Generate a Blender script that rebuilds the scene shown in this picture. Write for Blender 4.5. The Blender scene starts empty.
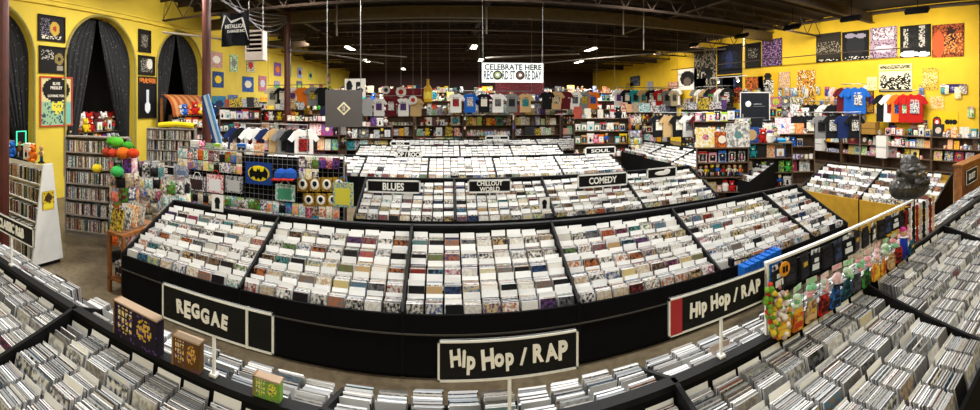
import bpy, math, random
from mathutils import Matrix, Vector

C = bpy.context.scene.collection
S = bpy.context.scene
PI = math.pi
EYE = 2.34

# ------------------------------------------------------------------ camera, world, exposure, lights
cam = bpy.data.cameras.new('camera')
co = bpy.data.objects.new('camera', cam)
C.objects.link(co)
S.camera = co
co.location = (0, 0, EYE)
co.rotation_euler = (PI / 2, 0, math.radians(-6))
cam.type = 'PANO'                                   # the photograph is a stitched cylindrical panorama
cam.panorama_type = 'CENTRAL_CYLINDRICAL'
cam.central_cylindrical_range_u_min = -490 / 420
cam.central_cylindrical_range_u_max = 490 / 420
cam.central_cylindrical_range_v_min = -310 / 420
cam.central_cylindrical_range_v_max = 100 / 420
cam.central_cylindrical_radius = 1
cam.clip_end = 200

w = bpy.data.worlds.new('world')
S.world = w
w.use_nodes = True
w.node_tree.nodes['Background'].inputs[0].default_value = (.02, .02, .025, 1)
w.node_tree.nodes['Background'].inputs[1].default_value = 1.0
S.view_settings.view_transform = 'Standard'
S.view_settings.look = 'None'
S.view_settings.gamma = 1
S.view_settings.exposure = 0.22
S.view_settings.use_curve_mapping = False
S.cycles.max_bounces = 5
S.cycles.diffuse_bounces = 3
S.cycles.glossy_bounces = 2
S.cycles.sample_clamp_indirect = 4
S.cycles.use_denoising = True

# x, y, z, length, width, watts, along y?  (fluorescent fittings; those over the camera are out of frame)
LAMPS = [(-6, 0, 5.0), (-1.8, -1.0, 5.0), (2.6, -1.0, 5.0), (7, 0, 5.0),
         (-4.4, 3.4, 5.0), (-.4, 3.0, 5.0), (3.8, 3.0, 5.0), (8.2, 3.6, 5.0),
         (-5.6, 7.4, 5.0), (-1.6, 7.2, 5.0), (2.6, 7.2, 5.0), (7.2, 7.6, 5.0),
         (-3.6, 9.2, 5.0), (.9, 9.2, 5.0), (5.0, 9.2, 5.0), (8.9, 6.0, 5.2),  # extra fittings, added out of frame for the light they give
         (-4.2, 18.1, 4.6), (1.2, 18.2, 4.6), (6.4, 17.9, 4.6),
         (-4.4, 23, 4.5), (1.9, 23, 4.5), (7.5, 23, 4.5), (-3, 29.5, 4.5), (4, 29.5, 4.5)]
LAMP_W = 120
WASH_W = 50


# ------------------------------------------------------------------ helpers
def srgb(h):
    if not isinstance(h, str):
        return tuple(h)
    o = []
    for i in (0, 2, 4):
        v = int(h[i:i + 2], 16) / 255
        o.append(v / 12.92 if v <= .04045 else ((v + .055) / 1.055) ** 2.4)
    return tuple(o)


def ang(px): return (px - 446) / 420
def P(px, py, r):
    t = ang(px)
    return Vector((r * math.sin(t), r * math.cos(t), EYE - (py - 100) * r / 420))
def onY(px, py, Y): return P(px, py, Y / math.cos(ang(px)))
def onX(px, py, X): return P(px, py, X / math.sin(ang(px)))
def onZ(px, py, Z): return P(px, py, (EYE - Z) * 420 / (py - 100))
def proj(p):
    r = math.hypot(p[0], p[1])
    return 446 + 420 * math.atan2(p[0], p[1]), 100 + 420 * (EYE - p[2]) / max(r, .01)


MATS = {}
def mat(name, col, rough=.6, metal=0.0, var=.12, scale=6.0, emit=0.0, bump=0.0, trans=0.0, spec=.5):
    if name in MATS:
        return MATS[name]
    m = bpy.data.materials.new(name)
    m.use_nodes = True
    nt = m.node_tree
    b = nt.nodes['Principled BSDF']
    col = srgb(col)
    b.inputs['Roughness'].default_value = rough
    b.inputs['Metallic'].default_value = metal
    b.inputs['Specular IOR Level'].default_value = spec
    tc = nt.nodes.new('ShaderNodeTexCoord')
    n = nt.nodes.new('ShaderNodeTexNoise')
    n.inputs['Scale'].default_value = scale
    n.inputs['Detail'].default_value = 4
    nt.links.new(tc.outputs['Object'], n.inputs['Vector'])
    r = nt.nodes.new('ShaderNodeValToRGB')
    r.color_ramp.elements[0].position = .3
    r.color_ramp.elements[1].position = .7
    r.color_ramp.elements[0].color = (*[v * (1 - var) for v in col], 1)
    r.color_ramp.elements[1].color = (*[min(1, v * (1 + var)) for v in col], 1)
    nt.links.new(n.outputs['Fac'], r.inputs['Fac'])
    nt.links.new(r.outputs['Color'], b.inputs['Base Color'])
    if bump:
        bm = nt.nodes.new('ShaderNodeBump')
        bm.inputs['Strength'].default_value = bump
        nt.links.new(n.outputs['Fac'], bm.inputs['Height'])
        nt.links.new(bm.outputs['Normal'], b.inputs['Normal'])
    if emit:
        nt.links.new(r.outputs['Color'], b.inputs['Emission Color'])
        b.inputs['Emission Strength'].default_value = emit
    if trans:
        b.inputs['Transmission Weight'].default_value = trans
    MATS[name] = m
    return m


def printed(name, rough=.4, scale=(34, 34, 26), pattern=True, bump=0):
    """Printed card, fabric or plastic: two inks per face (colour attributes) mixed by a noise."""
    if name in MATS:
        return MATS[name]
    m = bpy.data.materials.new(name)
    m.use_nodes = True
    nt = m.node_tree
    b = nt.nodes['Principled BSDF']
    b.inputs['Roughness'].default_value = rough
    b.inputs['Specular IOR Level'].default_value = .2
    a = nt.nodes.new('ShaderNodeAttribute'); a.attribute_name = 'Col'
    if pattern:
        a2 = nt.nodes.new('ShaderNodeAttribute'); a2.attribute_name = 'Ink'
        tc = nt.nodes.new('ShaderNodeTexCoord')
        oi = nt.nodes.new('ShaderNodeObjectInfo')
        mu = nt.nodes.new('ShaderNodeMath'); mu.operation = 'MULTIPLY'; mu.inputs[1].default_value = 37.0
        nt.links.new(oi.outputs['Random'], mu.inputs[0])
        ad = nt.nodes.new('ShaderNodeVectorMath'); ad.operation = 'ADD'
        nt.links.new(tc.outputs['Object'], ad.inputs[0])
        nt.links.new(mu.outputs[0], ad.inputs[1])
        mp = nt.nodes.new('ShaderNodeMapping'); mp.inputs['Scale'].default_value = scale
        nt.links.new(ad.outputs[0], mp.inputs['Vector'])
        n = nt.nodes.new('ShaderNodeTexNoise'); n.inputs['Scale'].default_value = 1; n.inputs['Detail'].default_value = 3
        nt.links.new(mp.outputs[0], n.inputs['Vector'])
        r = nt.nodes.new('ShaderNodeValToRGB')
        r.color_ramp.elements[0].position = .4; r.color_ramp.elements[1].position = .6
        nt.links.new(n.outputs['Fac'], r.inputs['Fac'])
        mx = nt.nodes.new('ShaderNodeMix'); mx.data_type = 'RGBA'
        nt.links.new(r.outputs['Color'], mx.inputs['Factor'])
        nt.links.new(a.outputs['Color'], mx.inputs[6])
        nt.links.new(a2.outputs['Color'], mx.inputs[7])
        nt.links.new(mx.outputs[2], b.inputs['Base Color'])
    else:
        nt.links.new(a.outputs['Color'], b.inputs['Base Color'])
    MATS[name] = m
    return m


CUBE = ((0, 3, 2, 1), (4, 5, 6, 7), (0, 1, 5, 4), (1, 2, 6, 5), (2, 3, 7, 6), (3, 0, 4, 7))   # bottom top front(-y) right back left


class MB:
    def __init__(s):
        s.v = []; s.f = []; s.c = []; s.k = []; s.smooth = False

    def add(s, vs, fs, col=(.5, .5, .5), ink=None, M=None):
        n = len(s.v)
        col = srgb(col); ink = srgb(ink) if ink is not None else col
        s.v += [tuple(M @ Vector(p)) for p in vs] if M is not None else [tuple(p) for p in vs]
        for f in fs:
            s.f.append([n + i for i in f]); s.c.append(col); s.k.append(ink)
        return s

    def box(s, lo, hi, col=(.5, .5, .5), ink=None, M=None, cols=None):
        x0, y0, z0 = lo; x1, y1, z1 = hi
        vs = [(x0, y0, z0), (x1, y0, z0), (x1, y1, z0), (x0, y1, z0), (x0, y0, z1), (x1, y0, z1), (x1, y1, z1), (x0, y1, z1)]
        if cols is None:
            return s.add(vs, CUBE, col, ink, M)
        n = len(s.v)
        s.v += [tuple(M @ Vector(p)) for p in vs] if M is not None else vs
        for f, (a, b) in zip(CUBE, cols):
            s.f.append([n + i for i in f]); s.c.append(a); s.k.append(b)
        return s

    def prism(s, poly, y0, y1, col=(.5, .5, .5), ink=None, M=None):
        """poly in x,z extruded along y"""
        n = len(poly)
        vs = [(x, y0, z) for x, z in poly] + [(x, y1, z) for x, z in poly]
        fs = [list(range(n)), list(range(2 * n - 1, n - 1, -1))] + [[i, i + n, (i + 1) % n + n, (i + 1) % n] for i in range(n)]
        return s.add(vs, fs, col, ink, M)

    def lathe(s, prof, n=12, col=(.5, .5, .5), ink=None, M=None):
        vs = []; fs = []
        for r, z in prof:
            for k in range(n):
                a = 2 * PI * k / n
                vs.append((r * math.cos(a), r * math.sin(a), z))
        for j in range(len(prof) - 1):
            for k in range(n):
                a = j * n + k; b = j * n + (k + 1) % n
                fs.append([a, b, b + n, a + n])
        fs.append(list(range(n - 1, -1, -1)))
        fs.append([(len(prof) - 1) * n + k for k in range(n)])
        return s.add(vs, fs, col, ink, M)

    def ball(s, c, r, col=(.5, .5, .5), ink=None, n=10, m=7, M=None):
        if not isinstance(r, (tuple, list)):
            r = (r, r, r)
        vs = [(c[0], c[1], c[2] - r[2])]
        fs = []
        for j in range(1, m):
            t = PI * j / m
            for k in range(n):
                a = 2 * PI * k / n
                vs.append((c[0] + r[0] * math.sin(t) * math.cos(a), c[1] + r[1] * math.sin(t) * math.sin(a), c[2] - r[2] * math.cos(t)))
        vs.append((c[0], c[1], c[2] + r[2]))
        for k in range(n):
            fs.append([0, 1 + (k + 1) % n, 1 + k])
            for j in range(m - 2):
                a = 1 + j * n + k; b = 1 + j * n + (k + 1) % n
                fs.append([a, b, b + n, a + n])
            a = 1 + (m - 2) * n
            fs.append([a + k, a + (k + 1) % n, len(vs) - 1])
        s.smooth = True
        return s.add(vs, fs, col, ink, M)

    def tube(s, pts, r, n=6, col=(.5, .5, .5), ink=None):
        pts = [Vector(p) for p in pts]
        vs = []; fs = []
        for i, p in enumerate(pts):
            d = (pts[min(i + 1, len(pts) - 1)] - pts[max(i - 1, 0)]).normalized()
            u = d.cross(Vector((0, 0, 1)))
            if u.length < .01:
                u = d.cross(Vector((1, 0, 0)))
            u.normalize(); q = d.cross(u)
            for k in range(n):
                a = 2 * PI * k / n
                vs.append(p + u * (r * math.cos(a)) + q * (r * math.sin(a)))
        for i in range(len(pts) - 1):
            for k in range(n):
                a = i * n + k; b = i * n + (k + 1) % n
                fs.append([a, b, b + n, a + n])
        fs.append(list(range(n - 1, -1, -1)))
        fs.append([(len(pts) - 1) * n + k for k in range(n)])
        return s.add(vs, fs, col, ink)

    def mesh(s, name):
        me = bpy.data.meshes.new(name)
        me.from_pydata(s.v, [], s.f)
        for nm, dat in (('Col', s.c), ('Ink', s.k)):
            a = me.attributes.new(nm, 'FLOAT_COLOR', 'FACE')
            flat = []
            for q in dat:
                flat += [q[0], q[1], q[2], 1.0]
            a.data.foreach_set('color', flat)
        if s.smooth:
            me.polygons.foreach_set('use_smooth', [True] * len(me.polygons))
        me.update()
        return me

    def build(s, name, material, parent=None, loc=None, rz=None):
        me = s.mesh(name)
        me.materials.append(material)
        o = bpy.data.objects.new(name, me)
        C.objects.link(o)
        if parent is not None:
            o.parent = parent
        if loc is not None:
            o.location = loc
        if rz is not None:
            o.rotation_euler.z = rz
        return o


def tag(o, label=None, cat=None, group=None, kind=None):
    if label: o['label'] = label
    if cat: o['category'] = cat
    if group: o['group'] = group
    if kind: o['kind'] = kind
    return o


def thing(name, label, cat, loc=(0, 0, 0), rz=0, group=None):
    o = bpy.data.objects.new(name, None)
    C.objects.link(o)
    o.location = loc; o.rotation_euler.z = rz; o.empty_display_size = .1
    return tag(o, label, cat, group)


def structure(o):
    o['kind'] = 'structure'
    return o


def copy_tree(o, parent=None):
    c = o.copy()
    C.objects.link(c)
    if parent is not None:
        c.parent = parent
    for ch in KIDS.get(o.name, ()):
        copy_tree(ch, c)
    return c


KIDS = {}
PROTO = {}
def place(key, builder, loc, rz, label, cat, group=None, rx=0, s=1):
    """First use builds the thing, later uses copy it with its parts."""
    if key not in PROTO:
        root = builder()
        PROTO[key] = root
        todo = [root]
        allo = list(bpy.data.objects)[-40:] if False else None
        for o in NEW:
            if o.parent is not None:
                KIDS.setdefault(o.parent.name, []).append(o)
        NEW.clear()
    else:
        root = copy_tree(PROTO[key])
    root.location = loc; root.rotation_euler = (rx, 0, rz); root.scale = (s, s, s)
    for k in ('label', 'category', 'group'):
        if k in root: del root[k]
    return tag(root, label, cat, group)


NEW = []
def part(mb, name, material, parent):
    o = mb.build(name, material, parent)
    NEW.append(o)
    return o
def root_empty(name):
    o = bpy.data.objects.new(name, None)
    C.objects.link(o); o.empty_display_size = .1
    return o
def root_mesh(mb, name, material):
    return mb.build(name, material)


def text_mb(txt, size, depth=.004, bold=.0, jitter=0, rnd=None, spacing=1.0, sx=1.0):
    """Lettering standing in the x-z plane, facing -y, centred on the origin, as an MB."""
    mb = MB()
    x = 0; pieces = []
    chars = [txt] if jitter == 0 else list(txt)
    for ch in chars:
        if ch == ' ':
            x += size * .32; continue
        cu = bpy.data.curves.new('t', 'FONT')
        cu.body = ch; cu.size = size; cu.extrude = depth / 2; cu.offset = bold * size
        cu.space_character = spacing; cu.resolution_u = 3
        o = bpy.data.objects.new('t', cu)
        C.objects.link(o)
        bpy.context.view_layer.update()
        me = bpy.data.meshes.new_from_object(o.evaluated_get(bpy.context.evaluated_depsgraph_get()))
        vs = [v.co.copy() for v in me.vertices]
        fs = [list(p.vertices) for p in me.polygons]
        bpy.data.objects.remove(o); bpy.data.curves.remove(cu); bpy.data.meshes.remove(me)
        if not vs:
            continue
        x0 = min(v.x for v in vs); x1 = max(v.x for v in vs)
        if jitter:
            a = rnd.uniform(-jitter, jitter); k = rnd.uniform(.9, 1.12); dz = rnd.uniform(-.06, .06) * size
            cx = (x0 + x1) / 2
            vs = [Vector(((v.x - cx) * math.cos(a) * k - (v.y - size * .35) * math.sin(a) + cx, (v.x - cx) * math.sin(a) + (v.y - size * .35) * math.cos(a) * k + size * .35 + dz, v.z)) for v in vs]
        pieces.append(([Vector((v.x - x0 + x, v.y, v.z)) for v in vs], fs))
        x += (x1 - x0) + size * .07
    allv = [v for p, _ in pieces for v in p]
    if not allv:
        return mb
    cx = (min(v.x for v in allv) + max(v.x for v in allv)) / 2
    cy = (min(v.y for v in allv) + max(v.y for v in allv)) / 2
    for p, fs in pieces:
        mb.add([((v.x - cx) * sx, -v.z, v.y - cy) for v in p], fs, (.9, .9, .88))
    return mb


R = random.Random(7)
BLACK = mat('black_paint', '0a0a0b', .6, var=.25, spec=.2)
CLOTHB = mat('black_cloth', '060607', .95, var=.35, scale=9, bump=.2, spec=.2)
WHITE = mat('white_paint', 'e4e4e0', .45, var=.05)
STEEL = mat('zinc_wire', '9a9a9a', .35, .7)
WOOD = mat('orange_wood', '8a5426', .5, var=.35, scale=14)
LETTER = mat('lettering_white', 'f0efe8', .6, var=.03)
PRINT = printed('printed_card')
PLAIN = printed('solid_colours', pattern=False, rough=.7)
FABRIC = printed('printed_fabric', rough=.9, scale=(20, 20, 20))
FABRICP = printed('plain_fabric', rough=.92, pattern=False)
COVER = printed('cover_print', rough=.3, scale=(44, 30, 36))

COL = {'black': '17171a', 'white': 'e8e6e0', 'red': 'b3201c', 'orange': 'd9701e', 'yellow': 'e0c020', 'green': '3f9a3a', 'teal': '2a9aa0', 'blue': '1f5fb8',
       'navy': '1c2a56', 'purple': '6a3a90', 'pink': 'e08aa0', 'brown': '6a4628', 'tan': 'c0a070', 'grey': '7d7d7d', 'silver': 'b8babd', 'maroon': '5c1820', 'lime': '9ac83a', 'cream': 'ddd2b0'}
NAMES = ['black', 'white', 'red', 'orange', 'yellow', 'green', 'teal', 'blue', 'navy', 'purple', 'pink', 'brown', 'tan', 'grey', 'silver', 'maroon', 'lime', 'cream']
WN = [9, 9, 4, 3, 3, 2, 2, 3, 3, 2, 2, 3, 4, 4, 3, 2, 1, 5]
def rc(r=None): return (r or R).choices(NAMES, WN)[0]


# ------------------------------------------------------------------ the building
XL, XR, YB, YF, ZC = -8.0, 12.4, -3.6, 34.0, 5.45
YEL = 'd2a513'
def wall_mat(name, col, r2, rough=.75):
    m = mat(name, col, rough, var=.08, scale=1.5, bump=.08)
    return m
ywall = wall_mat('yellow_wall_paint', 'dcb41a', .8)
ywall2 = wall_mat('pale_yellow_wall_paint', 'd2b83a', .8)
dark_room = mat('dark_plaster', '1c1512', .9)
roofm = mat('dark_roof_deck', '1d1511', .85, var=.3, scale=2)
maroon = mat('maroon_steel_paint', '4c1d14', .45, var=.2)
steelbrown = mat('brown_steel', '3a2c22', .6, var=.3)
olive = mat('olive_steel', '5a4a2c', .6, var=.2)

m = bpy.data.materials.new('stained_concrete'); m.use_nodes = True
nt = m.node_tree; b = nt.nodes['Principled BSDF']; b.inputs['Roughness'].default_value = .5
tc = nt.nodes.new('ShaderNodeTexCoord')
n1 = nt.nodes.new('ShaderNodeTexNoise'); n1.inputs['Scale'].default_value = 1.3; n1.inputs['Detail'].default_value = 9; n1.inputs['Roughness'].default_value = .7
n2 = nt.nodes.new('ShaderNodeTexNoise'); n2.inputs['Scale'].default_value = 14; n2.inputs['Detail'].default_value = 5
r1 = nt.nodes.new('ShaderNodeValToRGB'); r1.color_ramp.elements[0].position = .3; r1.color_ramp.elements[1].position = .72
r1.color_ramp.elements[0].color = (*srgb('4d3f2d'), 1); r1.color_ramp.elements[1].color = (*srgb('87795f'), 1)
mx = nt.nodes.new('ShaderNodeMix'); mx.data_type = 'RGBA'; mx.blend_type = 'MULTIPLY'; mx.inputs['Factor'].default_value = .5
r2 = nt.nodes.new('ShaderNodeValToRGB'); r2.color_ramp.elements[0].position = .35; r2.color_ramp.elements[0].color = (.35, .33, .3, 1); r2.color_ramp.elements[1].position = .55
for a, c_ in ((tc.outputs['Object'], n1.inputs['Vector']), (tc.outputs['Object'], n2.inputs['Vector']), (n1.outputs['Fac'], r1.inputs['Fac']), (n2.outputs['Fac'], r2.inputs['Fac']),
              (r1.outputs['Color'], mx.inputs[6]), (r2.outputs['Color'], mx.inputs[7]), (mx.outputs[2], b.inputs['Base Color'])):
    nt.links.new(a, c_)
concrete = m

structure(MB().box((XL - 2, YB, -.1), (XR + .2, YF, 0)).build('floor', concrete))
structure(MB().box((XL - 2, YB, ZC), (XR + .2, YF, ZC + .15)).build('ceiling', roofm))
structure(MB().box((XR, YB, 0), (XR + .15, YF, ZC)).build('wall_right', ywall))
structure(MB().box((XL - 2, YF, 0), (XR + .15, YF + .15, ZC)).build('wall_far', mat('dark_maroon_wall', '2e1411', .8)))
structure(MB().box((XL - 2, YB - .15, 0), (XR + .15, YB, ZC)).build('wall_near', ywall2))

ARCH = [(4.1, 1.22), (7.5, 1.22), (10.95, 1.22)]
ATOP, ASILL = 4.5, .5
def arc_z(y):
    for c_, h in ARCH:
        if abs(y - c_) < h:
            return ATOP - h + math.sqrt(max(0, h * h - (y - c_) ** 2))
    return None
ys = [YB]
for c_, h in ARCH:
    ys += [c_ - h * math.cos(PI * i / 20) for i in range(21)]
ys += [YF]
mb = MB()
for a, b_ in zip(ys, ys[1:]):
    mid = (a + b_) / 2
    if arc_z(mid) is None:
        mb.add([(XL, a, 0), (XL, b_, 0), (XL, b_, ZC), (XL, a, ZC)], [[0, 1, 2, 3]])
    else:
        c_, h = [q for q in ARCH if abs(mid - q[0]) < q[1]][0]
        za = ATOP - h + math.sqrt(max(0, h * h - (a - c_) ** 2)); zb = ATOP - h + math.sqrt(max(0, h * h - (b_ - c_) ** 2))
        mb.add([(XL, a, za), (XL, b_, zb), (XL, b_, ZC), (XL, a, ZC), (XL - .3, a, za), (XL - .3, b_, zb),
                (XL, a, 0), (XL, b_, 0), (XL, b_, ASILL), (XL, a, ASILL), (XL - .3, a, ASILL), (XL - .3, b_, ASILL)],
               [[0, 1, 2, 3], [0, 4, 5, 1], [6, 7, 8, 9], [9, 8, 11, 10]])
for c_, h in ARCH:
    for s in (-1, 1):
        y = c_ + s * h
        mb.add([(XL, y, ASILL), (XL, y, ATOP - h), (XL - .3, y, ATOP - h), (XL - .3, y, ASILL)], [[0, 1, 2, 3]])
structure(mb.build('wall_left', ywall2))
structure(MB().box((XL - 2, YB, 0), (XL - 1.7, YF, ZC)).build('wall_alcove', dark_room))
# picture rail along the left wall, and thin arch rims
structure(MB().box((XL, YB, 4.56), (XL + .07, YF, 4.66)).box((XL, YB, 4.66), (XL + .11, YF, 4.7)).build('trim_1', ywall2))
for i, (c_, h) in enumerate(ARCH):
    pts = [(XL + .02, c_ - h - .03, ASILL)] + [(XL + .02, c_ - (h + .03) * math.cos(PI * k / 24), ATOP - h + (h + .03) * math.sin(PI * k / 24)) for k in range(25)] + [(XL + .02, c_ + h + .03, ASILL)]
    structure(MB().tube(pts, .035, 5).build('trim_%d' % (i + 2), mat('arch_rim_paint', '8f8440', .6)))
# edge rail at the head of the right wall, dark pier at its near end
structure(MB().tube([(XR - .09, YB, ZC - .12), (XR - .09, YF, ZC - .12)], .06).build('trim_5', steelbrown))
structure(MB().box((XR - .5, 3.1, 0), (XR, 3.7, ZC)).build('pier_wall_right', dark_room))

# curtains in the three arches: cloth gathered to both sides, glittering dark velvet
cm = bpy.data.materials.new('glitter_velvet'); cm.use_nodes = True
nt = cm.node_tree; b = nt.nodes['Principled BSDF']; b.inputs['Roughness'].default_value = .75
tc = nt.nodes.new('ShaderNodeTexCoord'); vo = nt.nodes.new('ShaderNodeTexVoronoi'); vo.inputs['Scale'].default_value = 11
rp = nt.nodes.new('ShaderNodeValToRGB'); rp.color_ramp.elements[0].position = .05; rp.color_ramp.elements[0].color = (.16, .18, .20, 1)
rp.color_ramp.elements[1].position = .22; rp.color_ramp.elements[1].color = (.004, .0045, .006, 1)
nt.links.new(tc.outputs['Object'], vo.inputs['Vector']); nt.links.new(vo.outputs['Distance'], rp.inputs['Fac']); nt.links.new(rp.outputs['Color'], b.inputs['Base Color'])
def curtain(cy, h, side, desc):
    mb = MB(); nu, nz = 44, 26
    vs = []
    for j in range(nz + 1):
        t = j / nz                                   # 0 at the top
        z = ATOP - .06 - t * (ATOP - ASILL - .1)
        inner = (.06 + .62 * min(1, t * 1.1) ** 1.2 * 1) if side < 0 else (.04 + .72 * min(1, t * 1.2) ** 1.1)
        inner = min(inner, .74)
        # from the arch edge (1) inward to `inner`
        zz = z - (ATOP - h)
        edge = math.sqrt(max(0.0, 1 - (zz / h) ** 2)) if zz > 0 else 1.0
        edge = max(edge, .03); inn = min(inner, edge * .95) if edge > inner else edge * .6
        for i in range(nu + 1):
            u = i / nu
            y = cy + side * h * (edge + (inn - edge) * u)
            x = XL - .22 + .05 * math.sin(u * 34 + 1.3 * side) * (.5 + .5 * t) + .02 * math.sin(u * 71 + t * 5)
            vs.append((x, y, z))
    fs = [[j * (nu + 1) + i, j * (nu + 1) + i + 1, (j + 1) * (nu + 1) + i + 1, (j + 1) * (nu + 1) + i] for j in range(nz) for i in range(nu)]
    mb.add(vs, fs); mb.smooth = True
    o = mb.build('curtain', cm)
    return tag(o, desc, 'curtain')
AD = ['arch nearest the camera', 'middle arch', 'far arch beside the maroon post']
for (c_, h), d in zip(ARCH, AD):
    for s, sd in ((-1, 'near'), (1, 'far')):
        curtain(c_, h, s, 'sparkling black curtain drawn to the %s side of the %s' % (sd, d))

# maroon posts
def post(x, y, desc, r=.1):
    t = thing('steel_post', desc, 'post', (x, y, 0))
    NEW.clear()
    part(MB().lathe([(r, 0), (r, ZC)], 16), 'shaft', maroon, t)
    part(MB().box((-.16, -.16, 0), (.16, .16, .02)), 'base_plate', maroon, t)
    part(MB().box((-.17, -.17, ZC - .3), (.17, .17, ZC - .26)), 'cap_plate', maroon, t)
post(-5.05, 2.85, 'dark maroon steel post beside the white dvd rack end')
post(-5.0, 7.8, 'dark maroon steel post right of the far curtained arch')
post(-5.0, 12.6, 'dark maroon steel post beyond the hanging white vent box')
NEW.clear()

# lamps
tube_m = mat('lit_tube', 'fff6e6', .4, emit=14, var=0)
def lamp(i, x, y, z):
    far = y > 9
    desc = 'lit twin tube ceiling fitting hanging over the %s' % ('far shelves' if far else 'cd racks')
    t = thing('ceiling_lamp', desc, 'lamp', (x, y, z), PI / 2 if y > 15 else 0, 'fittings over the far shelves' if far else 'fittings over the cd racks')
    part(MB().prism([(-.16, 0), (-.1, .07), (.1, .07), (.16, 0), (.14, 0), (.09, .055), (-.09, .055), (-.14, 0)], -.62, .62, M=Matrix.Rotation(PI / 2, 4, 'Z')), 'reflector', WHITE, t)
    for s in (-1, 1):
        part(MB().tube([(-.58, s * .06, .02), (.58, s * .06, .02)], .018, 8), 'tube', tube_m, t)
        part(MB().tube([(s * .5, 0, .07), (s * .5, 0, ZC - z)], .006, 4), 'hanger_wire', STEEL, t)
    L = bpy.data.lights.new('lamp_light', 'AREA'); L.shape = 'RECTANGLE'; L.size = 1.2; L.size_y = .28
    L.energy = LAMP_W * (.6 if y < 2 else .82 if y < 5 else 1.1 if y < 11 else 2.6); L.color = (1, .985, .955)
    lo = bpy.data.objects.new('lamp_light', L); C.objects.link(lo); lo.parent = t; lo.location = (0, 0, -.02)
for i, (x, y, z) in enumerate(LAMPS):
    lamp(i, x, y, z)
NEW.clear()
# wall washers: right wall track, left wall
def washer(x, y, z, aim, wgt, label):
    t = thing('wall_washer', label, 'lamp', (x, y, z), 0, label)
    d = (Vector(aim) - Vector((x, y, z))).normalized()
    q = d.to_track_quat('-Z', 'Y').to_matrix().to_4x4()
    part(MB().box((-.35, -.09, .01), (.35, .09, .1), M=q), 'housing', BLACK, t)
    part(MB().tube([(0, 0, .05), (0, 0, ZC - z)], .012, 5), 'stem', BLACK, t)
    L = bpy.data.lights.new('washer_light', 'AREA'); L.shape = 'RECTANGLE'; L.size = .66; L.size_y = .16; L.energy = wgt; L.color = (1, .92, .76)
    lo = bpy.data.objects.new('washer_light', L); C.objects.link(lo); lo.parent = t; lo.matrix_local = q
for y in (5.0, 7.2, 9.6, 12.2, 15.5, 19.5):
    washer(XR - 2.0, y, 4.75, (XR, y, 2.7), WASH_W, 'black wall washer lighting the yellow wall above the shelves')
for y in (1.4, 5.8, 9.2, 13.5, 17.5):
    washer(XL + 2.0, y, 4.9, (XL, y, 3.9), WASH_W * .5, 'black wall washer lighting the arched yellow wall')
NEW.clear()

# ------------------------------------------------------------------ cd racks
FILED = {'cd_case': [], 'divider_card': [], 'dvd_case': []}

def art_cols(r, tone=0.0):
    if r.random() < tone:
        return r.choice(['8a8a88', 'a8a8a6', '6a6a6a', '5a5652', 'b8b6b0', '3a3a3c', '9a948a']), r.choice(['c8c8c4', '6c6c6e', '7a7a7a', 'dcdcd8', '74706a'])
    a = r.choices(['1c1c1e', '2a2526', 'e4e0d8', 'c8c4ba', '7c2c28', 'a8643c', 'c8b680', '42708a', '2f4670', '4f8582', '5f7a4c', '7a6048', '8c4462', '6b6b6e', 'b89a70', '5a3a6a'],
                  [18, 8, 15, 12, 4, 3, 4, 3, 3, 3, 2, 4, 2, 7, 6, 1], k=2)
    return a
def edge_col(r, grey=0.0):
    x = r.random()
    if x < .07: v = r.uniform(.02, .08)
    elif x < .2 + grey: v = r.uniform(.22, .42)
    else: v = r.uniform(.55, .86)
    t = r.uniform(-.03, .03)
    return (v + t, v, v - t)

def file_item(kind, M, dims, r, place_, boost=1.0, grey=0.0, expo=.015, tone=0.0):
    """Queue one case or card: M places its bottom centre, dims = width, thickness, height."""
    p = M @ Vector((0, 0, dims[2]))
    px, py = proj(p)
    if py > 440 or px < -25 or px > 1005 or py < 0:
        if r.random() < .0: pass
        vis = False
    else: vis = True
    rho = math.hypot(p.x, p.y)
    score = boost * dims[0] * expo / max(rho, .3) ** 2 if vis else 0
    if kind == 'divider_card':
        v = r.uniform(.78, .9) * (1 - .45 * grey * r.random()); c = (v, v, v * .98)
        cols = [(c, c)] * 6
    else:
        a, k = [srgb(q) for q in art_cols(r, tone)]
        e = edge_col(r, grey)
        sp = tuple(.6 * q + .1 for q in e)
        cols = [(sp, sp), (e, e), (a, k), (sp, sp), (k, a), (sp, sp)]
        if kind == 'dvd_case':
            cols[3] = cols[5] = (a, a)
    FILED[kind].append((score, M, dims, cols, place_))

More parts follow.
